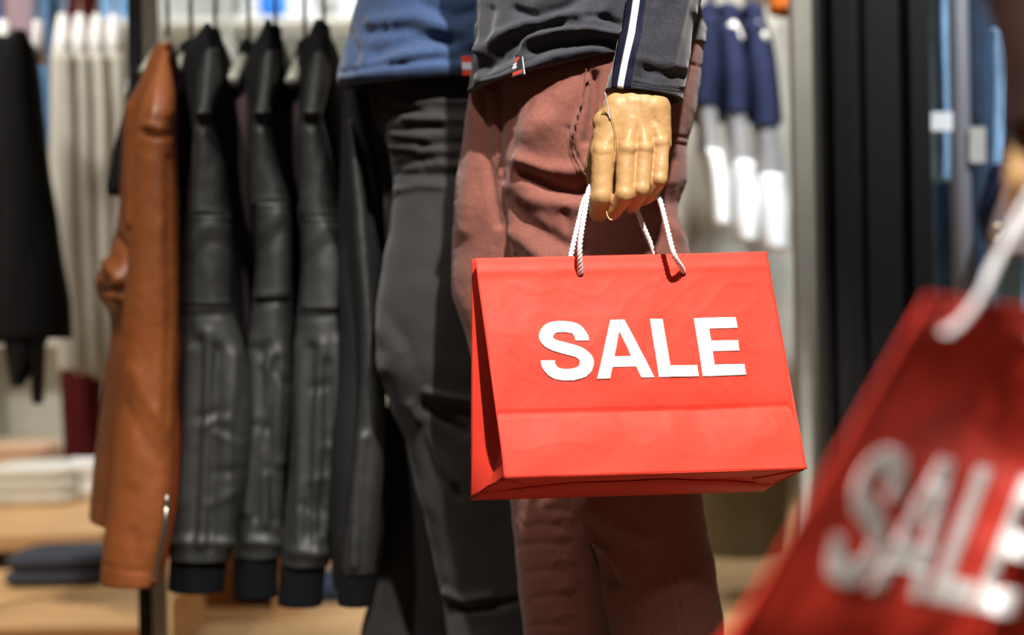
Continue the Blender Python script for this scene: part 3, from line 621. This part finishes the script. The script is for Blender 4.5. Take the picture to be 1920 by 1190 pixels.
g, ymB = tagbox(tU, [(865, 105), (884, 105), (884, 141), (867, 141)], M_org, 'hem_tag', tee_o, .003, lift=.012); g['label'] = 'small orange and white fabric tag on the hem'
flat('tag_print', [[(866, 117), (884, 117), (884, 130), (867, 130)]], ymB - .001, M_lbl, tee_o)
nb = MB().tube([P(840, -410, YB), P(840, -500, YB)], [.055, .05], 18); nb.ball(P(840, -560, YB - .02), .115, 24, 16, (.68, .85, 1)); nb.build('head', M_hand, mB)
shoe(mB, P(915, 1500, YB + .04).x, YB + .02, .13, M_blk); shoe(mB, P(725, 1500, YB + .1).x, YB + .09, .13, M_blk)

# ------------------------------------------------------------------ jacket rack
RZ = 1.47; RY = 2.62
rk = thing('clothes_rack', 'steel clothes rack with black post behind the brown leather jacket', 'clothes rack', (P(270, 600, 2.62).x, RY, 0))
xp = P(277, 600, RY).x
MB().box((xp + .002, RY - .02, .02), (xp + .032, RY + .02, 2.3)).build('upright', M_steel, rk, smooth=False, bevel=.003)
MB().box((xp - .022, RY - .02, .02), (xp + .001, RY + .02, 2.3)).build('upright', M_black, rk, smooth=False, bevel=.002)
MB().box((xp - .04, RY - .28, 0), (xp + .05, RY + .28, .02)).build('foot', M_steel, rk, smooth=False, bevel=.003)
MB().tube([(xp, RY, RZ), (.18, RY, RZ)], .012, 14).build('rail', M_steel, rk)
MB().tube([(.18, RY, RZ + .02), (.18, RY, .02)], .014, 14).build('upright', M_steel, rk)
MB().box((.13, RY - .28, 0), (.23, RY + .28, .02)).build('foot', M_steel, rk, smooth=False, bevel=.003)
def hanger(px, py, Y, rz, ry, label, m=M_clear, hk=M_steel, half=.17, group=None, grp='hangers on the jacket rack', skew=0):
    p = P(px, py, Y); x = p.x; r = .018; zt = p.z
    h = thing('hanger', label, 'hanger', (x, ry, rz), grp)
    pts = [(x, ry, zt - .01), (x, ry, rz - .03)] + [(x, ry - math.sin(a) * r, rz - .012 + r * .0 + (-math.cos(a)) * r + .012) for a in np.linspace(0, 4.2, 14)]
    pts = [(x, ry, zt), (x, ry, rz - .03)] + [(x + 0, ry + r * math.sin(a), rz - r * math.cos(a) + .0) for a in np.linspace(.0, 4.3, 14)]
    MB().tube(pts, .0040, 8).build('hook', hk, h)
    s = [(x + .0, ry - half, zt - .075), (x, ry - half * .55, zt - .03), (x, ry - .03, zt - .004), (x, ry, zt), (x, ry + .03, zt - .004), (x, ry + half * .55, zt - .03), (x, ry + half, zt - .075)]
    b = MB().tube(spline(s, 30), [.006 + .006 * abs(math.cos(i / 29 * math.pi)) for i in range(30)], 10); b.build('shoulder_bar', m, h)
    MB().ball((x, ry, zt + .008), .011, 10, 8, (.7, 1.2, 1)).build('neck_block', m, h)
    return h
wJ = [(.006, 6, 3), (.0018, 24, 9), (.0008, 60, 40)]
def jacket(label, sleeve, body, cuff, collar, Y, msl, mbody, mcuff, folds=(), pad=None, seed=0, group='black jackets on the rack', dep=.045, bY=.26, bD=.20):
    j = thing('jacket', label, 'jacket', P(sleeve[0][1], sleeve[0][0], Y + .2), group)
    sleeve = [(r[0], r[1], r[2], Y + .11 * max(0, (216 - r[0]) / 120.), dep * (1 - .25 * max(0, (216 - r[0]) / 120.))) for r in sleeve]
    a = MB(); loft(a, sleeve, Y, dep, n=90, step=6, folds=folds, wr=wJ, sq=2.1, seed=seed); s = a.build('sleeve', msl, j)
    if body:
        b = MB(); loft(b, body, Y + bY, bD, n=90, step=8, wr=[(.012, 5, 3), (.004, 16, 10)], sq=2.6, seed=seed + 1); b.build('body', mbody, j)
    if cuff: c = MB(); loft(c, cuff, Y, dep * .85, n=60, step=6, wr=[(.002, 40, 5)], seed=seed + 2); c.build('cuff', mcuff, j)
    if collar: c = MB(); loft(c, collar, Y + .18, .07, n=60, step=6, wr=[(.003, 20, 10)], seed=seed + 3); c.build('collar', mcuff, j)
    if pad:
        t = bvh(a); y0, y1, ins = pad
        def xs(y): return np.interp(y, [r[0] for r in sleeve], [r[1] for r in sleeve]), np.interp(y, [r[0] for r in sleeve], [r[2] for r in sleeve])
        ys = np.linspace(y0, y1, 7); L = [(xs(y)[0] + ins, y) for y in ys]; R = [(xs(y)[1] - ins, y) for y in ys]
        o = strip_on(t, (L, R), 16, 26, .0012, 'elbow_panel', msl, s, .003)
    # shoulder seam
    return j, s
def R3(*r): return [tuple(x) for x in r]
YJ = 2.33
padf = lambda xl, xr, y0: [([(xl, y0), ((xl + xr) / 2, y0 - 5), (xr, y0)], 5, 0.0022), ([(xl, y0 + 14), ((xl + xr) / 2, y0 + 8), (xr, y0 + 16)], 6, -0.0022), ([(xl + 10, y0 + 60), (xl + 45, y0 + 20), (xr, y0 + 25)], 8, 0.0022),
      ([(xl + 15, y0 + 90), (xl + 50, y0 + 50), (xr, y0 + 60)], 7, -0.0022), ([(xl, y0 + 178), (xr, y0 + 170)], 6, 0.0027), ([(xl, y0 + 190), (xr, y0 + 184)], 5, -0.0025), ([((xl + xr) / 2, y0 + 100), ((xl + xr) / 2 + 8, y0 + 160)], 12, 0.0016)]
yoke = lambda xc: [([(xc, 213), (xc + 4, 215)], 8, .012), ([(xc - 30, 228), (xc + 30, 232)], 4, -.006), ([(xc + 12, 95), (xc + 6, 160), (xc, 214)], 10, .010), ([(xc - 4, 250), (xc - 8, 330), (xc - 12, 390)], 14, .006)]
def low(xl, xr, y0):
    rr = random.Random(int(xl)); w_ = xr - xl; out = []
    for k, (fx, am, wd) in enumerate(((.14, .005, 11), (.30, -.007, 10), (.46, .005, 12), (.62, -.007, 10), (.80, .005, 12))):
        out.append(([(xl + fx * w_ + rr.uniform(-6, 6), y0 + rr.uniform(0, 60)), (xl + (fx - .05) * w_ + rr.uniform(-9, 9), y0 + 180), (xl + (fx - .08) * w_ + rr.uniform(-9, 9), y0 + 320 + rr.uniform(0, 90))], wd, am))
    for k in range(6):
        y = y0 + rr.uniform(20, 330); x = xl + w_ * rr.uniform(.1, .6)
        out.append(([(x, y), (x + w_ * .3, y + rr.uniform(-26, 26))], 9, rr.choice((-.0035, .0035))))
    out.append(([(xl, y0 + 395), (xr, y0 + 400)], 10, .007)); return out
jacket('black leather-look jacket next to the brown leather jacket, sleeve toward the viewer',
       R3((95, 380, 412), (150, 368, 418), (215, 366, 402), (235, 362, 405), (320, 352, 428), (400, 342, 437), (480, 338, 440), (575, 334, 437), (640, 330, 455), (750, 328, 470), (850, 322, 468), (950, 318, 452), (1045, 316, 430)),
       R3((85, 378, 400), (120, 350, 420), (200, 342, 440), (400, 345, 455), (700, 345, 470), (960, 345, 460)), R3((1035, 319, 426), (1060, 317, 424), (1104, 314, 420)), R3((66, 382, 414), (90, 372, 420), (130, 366, 424)),
       YJ, M_blackl, M_blackc, M_knit, yoke(382) + padf(342, 438, 402) + low(330, 465, 620), (404, 572, 6), 21)
jacket('black leather-look jacket in the middle of the three with ribbed elbows',
       R3((95, 490, 520), (150, 483, 520), (215, 478, 506), (235, 474, 508), (320, 474, 525), (375, 478, 542), (480, 484, 548), (565, 477, 545), (640, 468, 545), (760, 462, 545), (850, 450, 536), (950, 441, 528), (1040, 438, 526)),
       R3((80, 490, 515), (120, 465, 530), (200, 450, 545), (400, 455, 565), (700, 455, 575), (960, 455, 560)), R3((1030, 440, 522), (1060, 437, 522), (1114, 436, 520)), R3((60, 500, 528), (90, 488, 530), (130, 480, 532)),
       YJ + .03, M_blackl, M_blackc, M_knit, yoke(492) + padf(480, 545, 378) + low(465, 545, 620), (380, 560, 5), 31)
jacket('black leather-look jacket nearest the mannequin in blue, ribbed elbow catching light',
       R3((95, 582, 616), (150, 576, 616), (215, 572, 602), (235, 568, 606), (320, 566, 625), (400, 566, 640), (500, 568, 652), (585, 560, 652), (700, 550, 655), (850, 540, 650), (950, 531, 634), (1055, 525, 618)),
       R3((80, 585, 612), (120, 560, 630), (200, 548, 648), (400, 548, 670), (700, 548, 680), (960, 548, 660)), R3((1045, 527, 612), (1070, 525, 610), (1130, 520, 604)), R3((56, 592, 620), (88, 582, 624), (130, 574, 626)),
       YJ + .02, M_blackl, M_blackc, M_knit, yoke(586) + padf(566, 645, 405) + low(552, 652, 640), (406, 580, 5), 41)
jacket('black jacket half hidden behind the blue mannequin leg, last on the rack',
       R3((230, 648, 664), (300, 652, 676), (400, 660, 690), (600, 672, 706), (800, 664, 722), (950, 648, 716), (1070, 634, 706)),
       R3((135, 648, 690), (200, 640, 716), (400, 636, 722), (700, 636, 724), (960, 625, 720), (1100, 628, 700)), R3((1060, 637, 702), (1130, 632, 700)), None,
       2.20, M_blackl, M_blackc, M_knit, [([(680, 820), (668, 940), (664, 1060)], 10, .009)], None, 51, dep=.035, bY=.12, bD=.09)
for k, (xa, lab) in enumerate(((330, 'thin black jacket squeezed between the brown leather jacket and the next'), (438, 'dark jacket with brownish collar between the first two black jackets'), (545, 'dark jacket with brownish collar behind the third black jacket'))):
    jacket(lab, R3((150, xa + 14, xa + 34), (200, xa + 4, xa + 34), (300, xa, xa + 38), (500, xa + 4, xa + 44), (800, xa, xa + 48), (1000, xa, xa + 44)), R3((110, xa + 10, xa + 40), (160, xa + 2, xa + 44), (400, xa, xa + 46), (700, xa, xa + 48), (950, xa, xa + 46)),
           None, R3((98, xa + 14, xa + 32), (125, xa + 6, xa + 44), (170, xa, xa + 50)), YJ + .16, mat('dark_mauve_jersey', (62, 50, 52), .9, .15), M_blackc, M_blackc, (), None, 60 + 7 * k)
# brown leather jacket
fl_ = [([(276, 236), (300, 240)], 9, 0.0038), ([(258, 246), (290, 256), (325, 252)], 5, -0.0029), ([(300, 120), (292, 180), (282, 232)], 9, 0.0038), ([(275, 300), (262, 600), (250, 900)], 14, 0.0029), ([(315, 300), (318, 600), (312, 800)], 9, -0.0029),
       ([(255, 700), (280, 760), (310, 800)], 14, 0.0034), ([(240, 760), (270, 820), (300, 860)], 12, -0.0024), ([(250, 1000), (262, 1070)], 10, -0.0019), ([(195, 1060), (240, 1068), (300, 1072)], 4, -0.0019), ([(300, 420), (292, 500), (300, 600)], 10, 0.0019)]
jl, sleeve_o = jacket('tan brown leather jacket hanging at the left end of the rack',
       R3((100, 296, 322), (150, 284, 328), (210, 264, 330), (240, 258, 328), (300, 254, 331), (400, 250, 335), (560, 236, 337), (700, 226, 334), (800, 217, 331), (900, 206, 327), (1000, 196, 318), (1060, 190, 306), (1092, 189, 300)),
       None, None, R3((92, 296, 328), (115, 285, 332), (150, 276, 334)), YJ - .06, M_leather, M_leather, M_leather, fl_, None, 71, group='leather jackets')
b = MB(); loft(b, R3((110, 285, 325), (160, 262, 330), (205, 238, 332), (300, 228, 332), (400, 222, 330), (470, 208, 330), (525, 184, 330), (545, 184, 330), (600, 210, 328), (700, 200, 325), (800, 186, 320), (900, 172, 300), (968, 166, 285)), YJ + .16, .14, n=90, step=6,
             folds=[([(200, 490), (220, 520), (215, 560)], 9, .012), ([(192, 540), (225, 545), (240, 540)], 7, -.01), ([(215, 440), (235, 470), (240, 500)], 8, -.008), ([(245, 200), (240, 300), (245, 420)], 9, .007)], wr=wJ, sq=2.3, seed=75)
b.build('body', M_leather, jl)
b = MB(); loft(b, R3((580, 314, 338), (640, 306, 338), (760, 306, 334), (860, 310, 335), (960, 304, 330), (1050, 300, 318)), YJ + .0, .05, n=50, step=8, wr=[(.012, 8, 9)], seed=77); b.build('lining', mat('rust_lining', (140, 56, 18), .8, .2), jl)
z = MB(); z.tube(spline([P(312, 938, YJ - .10), P(310, 975, YJ - .112), P(300, 1030, YJ - .112), P(288, 1088, YJ - .10)], 24), .004, 8); z.build('cuff_zip', M_steel, sleeve_o)
MB().ball(P(313, 945, YJ - .105), .008, 10, 8, (.6, .6, 1.8)).build('zip_pull', M_steel, sleeve_o)
for px, py, lab in ((308, 84, 'hanger holding the brown leather jacket'), (398, 62, 'hanger holding the first black jacket beside the leather one'), (512, 58, 'hanger holding the middle ribbed-elbow jacket'), (604, 54, 'hanger holding the black jacket nearest the blue top'),
                    (352, 100, 'hanger of the thin jacket squeezed beside the leather one'), (462, 100, 'hanger of the dark jacket between first two black jackets'), (568, 100, 'hanger of the dark jacket behind the third black jacket')):
    hanger(px, py, RY - .03, RZ, RY, lab)

# ------------------------------------------------------------------ hung garments further back
def garment(name, label, cat, rows, Y, dep, m, group, seed=0, parts=None, hang=None, wr=None, sq=2.1):
    g = thing(name, label, cat, P((rows[0][1] + rows[0][2]) / 2, rows[0][0], Y), group)
    b = MB(); loft(b, rows, Y, dep, n=48, step=12, wr=wr or [(.012, 9, 3), (.005, 26, 8)], sq=sq, seed=seed); b.build('garment_body' if name != 'trousers' else 'trouser_leg', m, g)
    for (nm, rr, mm, dy) in (parts or []):
        c = MB(); loft(c, rr, Y + dy, dep * .8, n=40, step=12, wr=wr or [(.008, 9, 3)], seed=seed + 5); c.build(nm, mm, g)
    return g
def simple_hanger(px, py, Y, ztop, label, m, grp):
    p = P(px, py, Y); h = thing('hanger', label, 'hanger', p, grp)
    MB().tube([(p.x, p.y, p.z), (p.x, p.y, ztop - .02), (p.x, p.y + .012, ztop + .012), (p.x, p.y + .025, ztop + .008)], .004, 8).build('hook', M_steel, h)
    b = MB().tube(spline([(p.x, p.y - .16, p.z - .08), (p.x, p.y - .05, p.z - .02), (p.x, p.y, p.z), (p.x, p.y + .05, p.z - .02), (p.x, p.y + .16, p.z - .08)], 20), .013, 10); b.build('shoulder_bar', m, h)
    return h
def clip_hanger(px, py0, py1, Y, ztop, label, grp, m=M_whitec, w=.030):
    a, b = P(px, py0, Y), P(px, py1, Y); h = thing('hanger', label, 'hanger', a, grp)
    MB().tube([(a.x, Y, a.z), (a.x, Y, ztop - .02), (a.x, Y + .015, ztop + .012)], .004, 8).build('hook', M_steel, h)
    V = MB(); V.tube([(a.x, Y, a.z + .02), (a.x, Y, (a.z + b.z) / 2), (b.x, Y, b.z)], [.012, w * .8, w], 14); V.build('white_shoulder', m, h); return h
# far-left rails
YL = 3.3
lr = thing('clothes_rack', 'steel rail at the far left carrying black and pale grey garments', 'clothes rack', (P(60, 600, YL).x, YL + .1, 0))
zr = P(100, -20, YL).z
MB().tube([(P(-120, 0, YL).x, YL + .1, zr + .1), (P(300, 0, YL + .3).x, YL + .1, zr + .1)], .012, 12).build('rail', M_steel, lr)
for x in (P(-120, 0, YL).x, P(300, 0, YL + .3).x): MB().tube([(x, YL + .1, 0), (x, YL + .1, zr + .1)], .014, 12).build('upright', M_steel, lr)
for i, (lab, rows) in enumerate((
    ('wide black coat at the left edge of the photo', R3((80, -40, 30), (130, -60, 55), (300, -80, 60), (500, -90, 80), (640, -90, 90))),
    ('black garment with slanting right side in front of pale grey garments', R3((70, 20, 55), (120, 0, 72), (250, -5, 85), (400, -5, 108), (560, -10, 138), (632, -8, 142))),
    )):
    garment('coat', lab, 'coat', rows, YL + .05 * (1 - i), .09, M_blackc, 'black coats far left', 80 + i,
            parts=[('sleeve', R3((600, 2, 85), (660, 6, 84), (720, 18, 46)), M_blackc, -.01), ('sleeve', R3((600, 40, 88), (690, 55, 84), (752, 60, 80)), M_blackc, -.02)] if i else None)
for i, xc in enumerate((118, 150, 182, 214)):
    w_ = 24
    garment('trousers', ('pale grey garment %s on the far left rail' % ('beside the black coat', 'second from the black coat', 'third from the black coat', 'nearest the brown leather jacket')[i]), 'trousers',
            R3((105, xc - 18, xc + 18), (200, xc - w_, xc + w_), (400, xc - w_ - 4, xc + w_ + 4), (600, xc - w_ + 10, xc + w_ + 14), (690 + 8 * i, xc - w_ + 16, xc + w_ + 16)), 3.75 + .02 * i, .045, M_pale, 'pale grey garments far left', 90 + i, sq=3.2)
    clip_hanger(xc, 42, 112, 3.75 + .02 * i, zr + .35, 'white hanger of the pale grey garment, number %s from the left' % ('one', 'two', 'three', 'four')[i], 'white hangers far left')
for i, (xc, lab) in enumerate(((8, 'white hanger shoulder at the left edge above the black coat'), (72, 'white hanger shoulder above the slanting black garment'))):
    clip_hanger(xc, 55, 120, YL + .02, zr + .1, lab, 'white hangers far left', M_whitec, .02)
garment('top', 'mauve top at the top left corner behind the hangers', 'top', R3((-80, 10, 70), (20, 0, 95), (95, 20, 88)), 4.1, .08, M_mauve, None, 99)
garment('top', 'white and blue top glimpsed between black coat and grey garments', 'top', R3((-60, 70, 105), (100, 62, 110), (200, 70, 112), (290, 84, 116)), 3.9, .06, M_dn2, None, 98)
garment('trousers', 'dark maroon garment hanging below the pale grey ones', 'trousers', R3((-60, 130, 180), (100, 118, 190), (600, 118, 190), (660, 116, 194), (760, 118, 192), (850, 120, 200)), 3.95, .08, M_maroon, None, 97)
garment('tee', 'black short-sleeved top behind the leather jacket shoulder', 'tee', R3((130, 246, 280), (200, 232, 290), (280, 214, 290), (350, 200, 285), (362, 202, 280)), 2.56, .05, M_blackc, None, 96)
# low oak display table with folded clothes
tz = .25
tb_ = thing('display_table', 'low oak display table at lower left with a cream pile on it', 'table', (-1.75, 5.0, 0))
MB().box((-3.0, 4.1, tz - .05), (-.6, 5.9, tz)).build('table_top', M_table, tb_, smooth=False, bevel=.005)
for x in (-2.92, -.68):
    for y in (4.2, 5.8): MB().box((x - .035, y - .035, 0), (x + .035, y + .035, tz - .05)).build('leg', M_table, tb_, smooth=False, bevel=.003)
bz = .165
t2 = thing('display_plinth', 'oak plinth at lower left carrying folded dark slate jeans', 'plinth', (-1.6, 3.6, 0))
MB().box((-2.4, 3.25, bz - .02), (-.86, 4.02, bz)).build('top_board', M_table, t2, smooth=False, bevel=.004)
MB().box((-2.38, 3.27, 0), (-.88, 4.0, bz - .019)).build('base', M_table, t2, smooth=False)
def folded(name, label, c, size, m, group, layers=2, seed=0):
    r = thing(name, label, 'folded garment', c, group); x, y, z = c; sx, sy, sz = size
    for k in range(layers):
        b = MB(); N = 28; zz = z + (k + .5) * sz / layers; V = []; nj = 10
        h = sz / layers
        for i in range(N):
            a = 2 * math.pi * i / N
            ca, sa = math.cos(a), math.sin(a)
            for j in range(nj + 1):
                ph = -math.pi / 2 + math.pi * j / nj; rr = (math.cos(ph) * .18 + .82) if 0 < j < nj else .0
                ex = (abs(ca) ** .45) * (1 if ca > 0 else -1); ey = (abs(sa) ** .45) * (1 if sa > 0 else -1)
                wv = 1 + .05 * noise.noise(Vector((ex * 2, ey * 2, seed + k)))
                V.append((x + ex * sx / 2 * rr * wv, y + ey * sy / 2 * rr * wv, zz + math.sin(ph) * h * .5 * (1 - .3 * (ca * ca * .5))))
        b.add(V, [(i * (nj + 1) + j, ((i + 1) % N) * (nj + 1) + j, ((i + 1) % N) * (nj + 1) + j + 1, i * (nj + 1) + j + 1) for i in range(N) for j in range(nj)]).build('fold', m, r)
    return r
folded('folded_jumper', 'pile of cream knitwear on the low oak table', (-1.64, 4.9, tz), (.30, .3, .13), M_cream, None, 3, 1)
folded('folded_jumper', 'mint white folded top right of the cream pile on the oak table', (-1.44, 5.0, tz), (.2, .28, .15), M_whitec, None, 2, 2)
folded('folded_jumper', 'beige folded top on the back of the oak table', (-2.0, 5.6, tz), (.4, .3, .15), mat('beige_knit', (214, 178, 150), .9), None, 3, 3)
folded('folded_jumper', 'dusty pink folded top on the far corner of the oak table', (-1.55, 5.65, tz), (.34, .28, .16), mat('dusty_pink', (196, 150, 138), .9), None, 3, 4)
folded('folded_jeans', 'folded dark slate jeans on the oak plinth', (P(122, 1030, 3.85).x, 3.84, bz), (.27, .24, .085), M_slate, None, 2, 5)
folded('folded_jeans', 'folded blue-grey jeans on the floor below the black jackets', (P(560, 1185, 4.2).x, 4.45, .0), (.45, .35, .05), M_dn3, None, 2, 6)

# back shelves seen above the jackets: bright boxes and folded goods
sh = thing('shelf_unit', 'bright shelf unit behind the jacket hangers', 'shelf unit', (-1.2, 6.2, 0))
MB().box((-3.4, 6.42, 0), (1.0, 6.45, 2.6)).build('back_panel', M_cream, sh, smooth=False)
for z_ in (.35, .8, 1.25, 1.7, 2.15): MB().box((-3.4, 6.05, z_ - .03), (1.0, 6.42, z_)).build('shelf', M_cream, sh, smooth=False, bevel=.004)
for x in (-3.42, -2.3, -1.2, -.1, 1.0): MB().box((x, 6.05, 0), (x + .02, 6.42, 2.6)).build('divider', M_pale, sh, smooth=False)
palette = [M_whitec, M_cream, M_pale, M_dn1, M_whitec, M_greyc, M_cyan, M_whitec, M_mauve, M_slate]
names = {M_whitec: 'white', M_cream: 'cream', M_pale: 'pale grey', M_dn1: 'light blue', M_greyc: 'grey', M_cyan: 'bright blue', M_mauve: 'mauve', M_slate: 'slate'}
pos = ['far left', 'left of centre', 'over the black jackets', 'by the blue top', 'right of the blue top', 'far right']
k = 0
for row, z_ in enumerate((.8, 1.25, 1.7, 2.15)):
    for ci in range(6):
        x = -3.05 + ci * .62; m = palette[(k * 7 + row) % len(palette)]
        if abs(x + 1.2) < .16 or abs(x + 2.3) < .14: x += .2
        folded('folded_stack', '%s folded stack, %s on the %s shelf of the back unit' % (names[m], pos[ci], ('lowest', 'second', 'third', 'top')[row]), (x, 6.22, z_), (.36, .28, .2 + .05 * ((k * 3) % 3)), m, 'folded stacks on the back shelves', 4, k)
        k += 1
o = folded('folded_stack', 'bright blue item on shelf above the middle black jacket', (P(515, 15, 6.12).x, 6.10, 2.15), (.12, .08, .22), M_cyan, None, 2, 77)

# ------------------------------------------------------------------ centre-right garments
YR = 3.9
rr_ = thing('clothes_rack', 'steel rail right of the brown trousers carrying pale coats', 'clothes rack', (P(1400, 600, YR).x, YR + .1, 0))
zc = P(1400, -60, YR).z
xa, xb = P(1200, 0, YR).x, P(1515, 0, YR).x
MB().tube([(xa, YR + .1, zc), (xb, YR + .1, zc)], .012, 12).build('rail', M_steel, rr_)
for x in (xa, xb): MB().tube([(x, YR + .1, 0), (x, YR + .1, zc)], .014, 12).build('upright', M_steel, rr_)
for i, (a, b_, c, d, lab) in enumerate(((1240, 1330, 1230, 1350, 'pale grey coat hanging just right of the brown trousers'), (1320, 1410, 1300, 1420, 'pale grey coat behind the navy and white sleeves'), (1420, 1500, 1405, 1508, 'pale grey coat next to the dark pillar'))):
    garment('coat', lab, 'coat', R3((0, a + 20, b_ - 20), (60, a, b_), (300, c, d), (560, c - 6, d + 4), (760, c - 4, d + 2)), YR + .16 - .01 * i, .11, M_pale, 'pale coats behind the bag', 110 + i)
garment('coat', 'shaded lower part of the pale coats, painted olive grey, showing under the bag, right of the brown leg', 'coat', R3((-40, 1330, 1450), (100, 1300, 1480), (700, 1300, 1480), (860, 1300, 1480), (960, 1305, 1475), (1035, 1310, 1470)), YR + .4, .10, M_pale_shade, None, 120)
garment('top', 'dark red garment sliver beside the bag by the pillar', 'top', R3((610, 1462, 1508), (700, 1460, 1508), (745, 1462, 1506)), 4.0, .05, M_maroon, None, 121)
garment('top', 'orange top at the very top beside the dark pillar', 'top', R3((-160, 1440, 1505), (-40, 1440, 1506), (22, 1446, 1500)), 3.6, .06, mat('orange_cotton', (230, 120, 40), .9), None, 122)
tri = [(((40, 1308, 1352), (120, 1300, 1352), (200, 1296, 1346)), ((195, 1299, 1343), (290, 1310, 1352)), ((285, 1312, 1354), (350, 1324, 1366), (420, 1332, 1368)), 'leftmost of the three'),
       (((60, 1342, 1388), (130, 1350, 1398), (215, 1354, 1404)), ((210, 1357, 1401), (310, 1368, 1412)), ((305, 1370, 1414), (380, 1376, 1420), (450, 1380, 1420)), 'middle of the three'),
       (((50, 1388, 1432), (140, 1400, 1452), (240, 1410, 1462)), ((235, 1413, 1459), (335, 1420, 1466)), ((330, 1421, 1467), (400, 1424, 1478), (465, 1430, 1482)), 'rightmost of the three')]
for i, (nv, gr, wh, lab) in enumerate(tri):
    g = thing('jacket', '%s navy, grey and white jackets between brown trousers and pillar' % lab, 'jacket', P(nv[0][1], 40, 3.45), 'three-colour jackets')
    for nm, rws, mm, dp in (('navy_shoulder', nv, M_navyc, .075), ('grey_sleeve', gr, M_greyc, .065), ('white_cuff', wh, M_whitec, .07)):
        b = MB(); loft(b, list(rws), 3.45 + .02 * i, dp, n=44, step=8, wr=[(.008, 14, 10)], seed=130 + i); b.build(nm, mm, g)
    b = MB(); loft(b, R3((20, nv[0][1], nv[0][2]), (100, nv[1][1] - 4, nv[1][2] + 2), (225, nv[2][1] - 2, nv[2][2] + 6)), 3.62, .10, n=44, step=10, seed=140 + i); b.build('navy_body', M_navyc, g)
    simple_hanger((nv[0][1] + nv[0][2]) / 2, 36, 3.6, zc, 'pale hanger of the %s navy, grey and white jackets' % lab, M_cream, 'hangers of the three-colour jackets')

# ------------------------------------------------------------------ denim at the right
YD = 3.1
dr = thing('clothes_rack', 'grey steel post and rail among the jeans at the right', 'clothes rack', (P(1805, 600, YD).x, YD, 0))
MB().tube([(P(1805, 500, YD - .12).x, YD - .12, 0), (P(1805, 500, YD - .12).x, YD - .12, 2.2)], .021, 18).build('post', mat('grey_post', (120, 118, 124), .5, .4), dr)
MB().tube([(P(1700, 0, YD).x, YD + .1, 1.66), (P(2050, 0, YD).x, YD + .1, 1.66)], .012, 12).build('rail', M_steel, dr)
jeans = [('light blue jeans against the right side of the dark pillar', R3((-60, 1735, 1792), (100, 1738, 1790), (250, 1742, 1784), (335, 1745, 1778)), M_dn1, YD),
         ('mid blue jeans below the light pair beside the dark pillar', R3((200, 1740, 1796), (500, 1745, 1798), (900, 1750, 1800)), M_dn2, YD + .15),
         ('dark grey-blue jeans right of the steel post', R3((-40, 1800, 1890), (200, 1802, 1885), (420, 1806, 1890), (800, 1808, 1890)), M_dn3, YD + .18),
         ('long light blue jeans leg near the right edge', R3((60, 1858, 1885), (110, 1852, 1896), (220, 1852, 1890), (320, 1856, 1876), (338, 1858, 1872)), M_dn1, YD - .05),
         ('pale blue jeans bottom low at the right edge above the blurred bag', R3((460, 1856, 1925), (560, 1860, 1925), (700, 1870, 1925)), M_dn1, YD - .02),
         ('navy crumpled garment between the jeans at the right edge', R3((310, 1860, 1925), (350, 1848, 1925), (400, 1834, 1910), (450, 1845, 1890)), M_navyc, YD - .1),
         ('taupe garment with a ring button at the right edge', R3((310, 1890, 1990), (370, 1866, 1990), (440, 1846, 1985), (478, 1848, 1980)), mat('taupe_cotton', (150, 132, 132), .9, .2), YD - .2),
         ('dark slate jeans at the far right behind the brown coat', R3((-60, 1880, 1960), (200, 1882, 1965), (500, 1885, 1970), (800, 1888, 1975)), M_dn3, YD + .25)]
for i, (lab, rws, m, Y) in enumerate(jeans):
    g = garment('jeans' if 'jeans' in lab else 'top', lab, 'jeans' if 'jeans' in lab else 'top', rws, Y, .06, m, 'denim at the right edge' if 'jeans' in lab else None, 150 + i)
    if 'ring' in lab:
        c = P(1870, 435, Y - .07); MB().tube([c + Vector((.012 * math.cos(t), 0, .014 * math.sin(t))) for t in np.linspace(0, 2 * math.pi, 24)], .0035, 8).build('ring_button', mat('pale_brass', (220, 200, 160), .3, .5, metal=.9), g)
for (x0_, y0_, x1_, y1_, m, lab) in ((1746, 210, 1786, 245, M_whitec, 'small white size clip on the light blue jeans by the pillar'), (1818, 238, 1848, 305, M_pale, 'beige swing ticket on the dark jeans by the steel post')):
    t_ = thing('swing_ticket', lab, 'ticket', P(x0_, y0_, YD - .15)); flat('card', [[(x0_, y0_), (x1_, y0_), (x1_, y1_), (x0_, y1_)]], YD - .15, m, t_, .004)
    MB().tube([P((x0_ + x1_) / 2, y0_, YD - .15), P((x0_ + x1_) / 2, y0_ - 24, YD - .02)], .0018, 6).build('string', M_blk, t_)
bpy.context.view_layer.update()
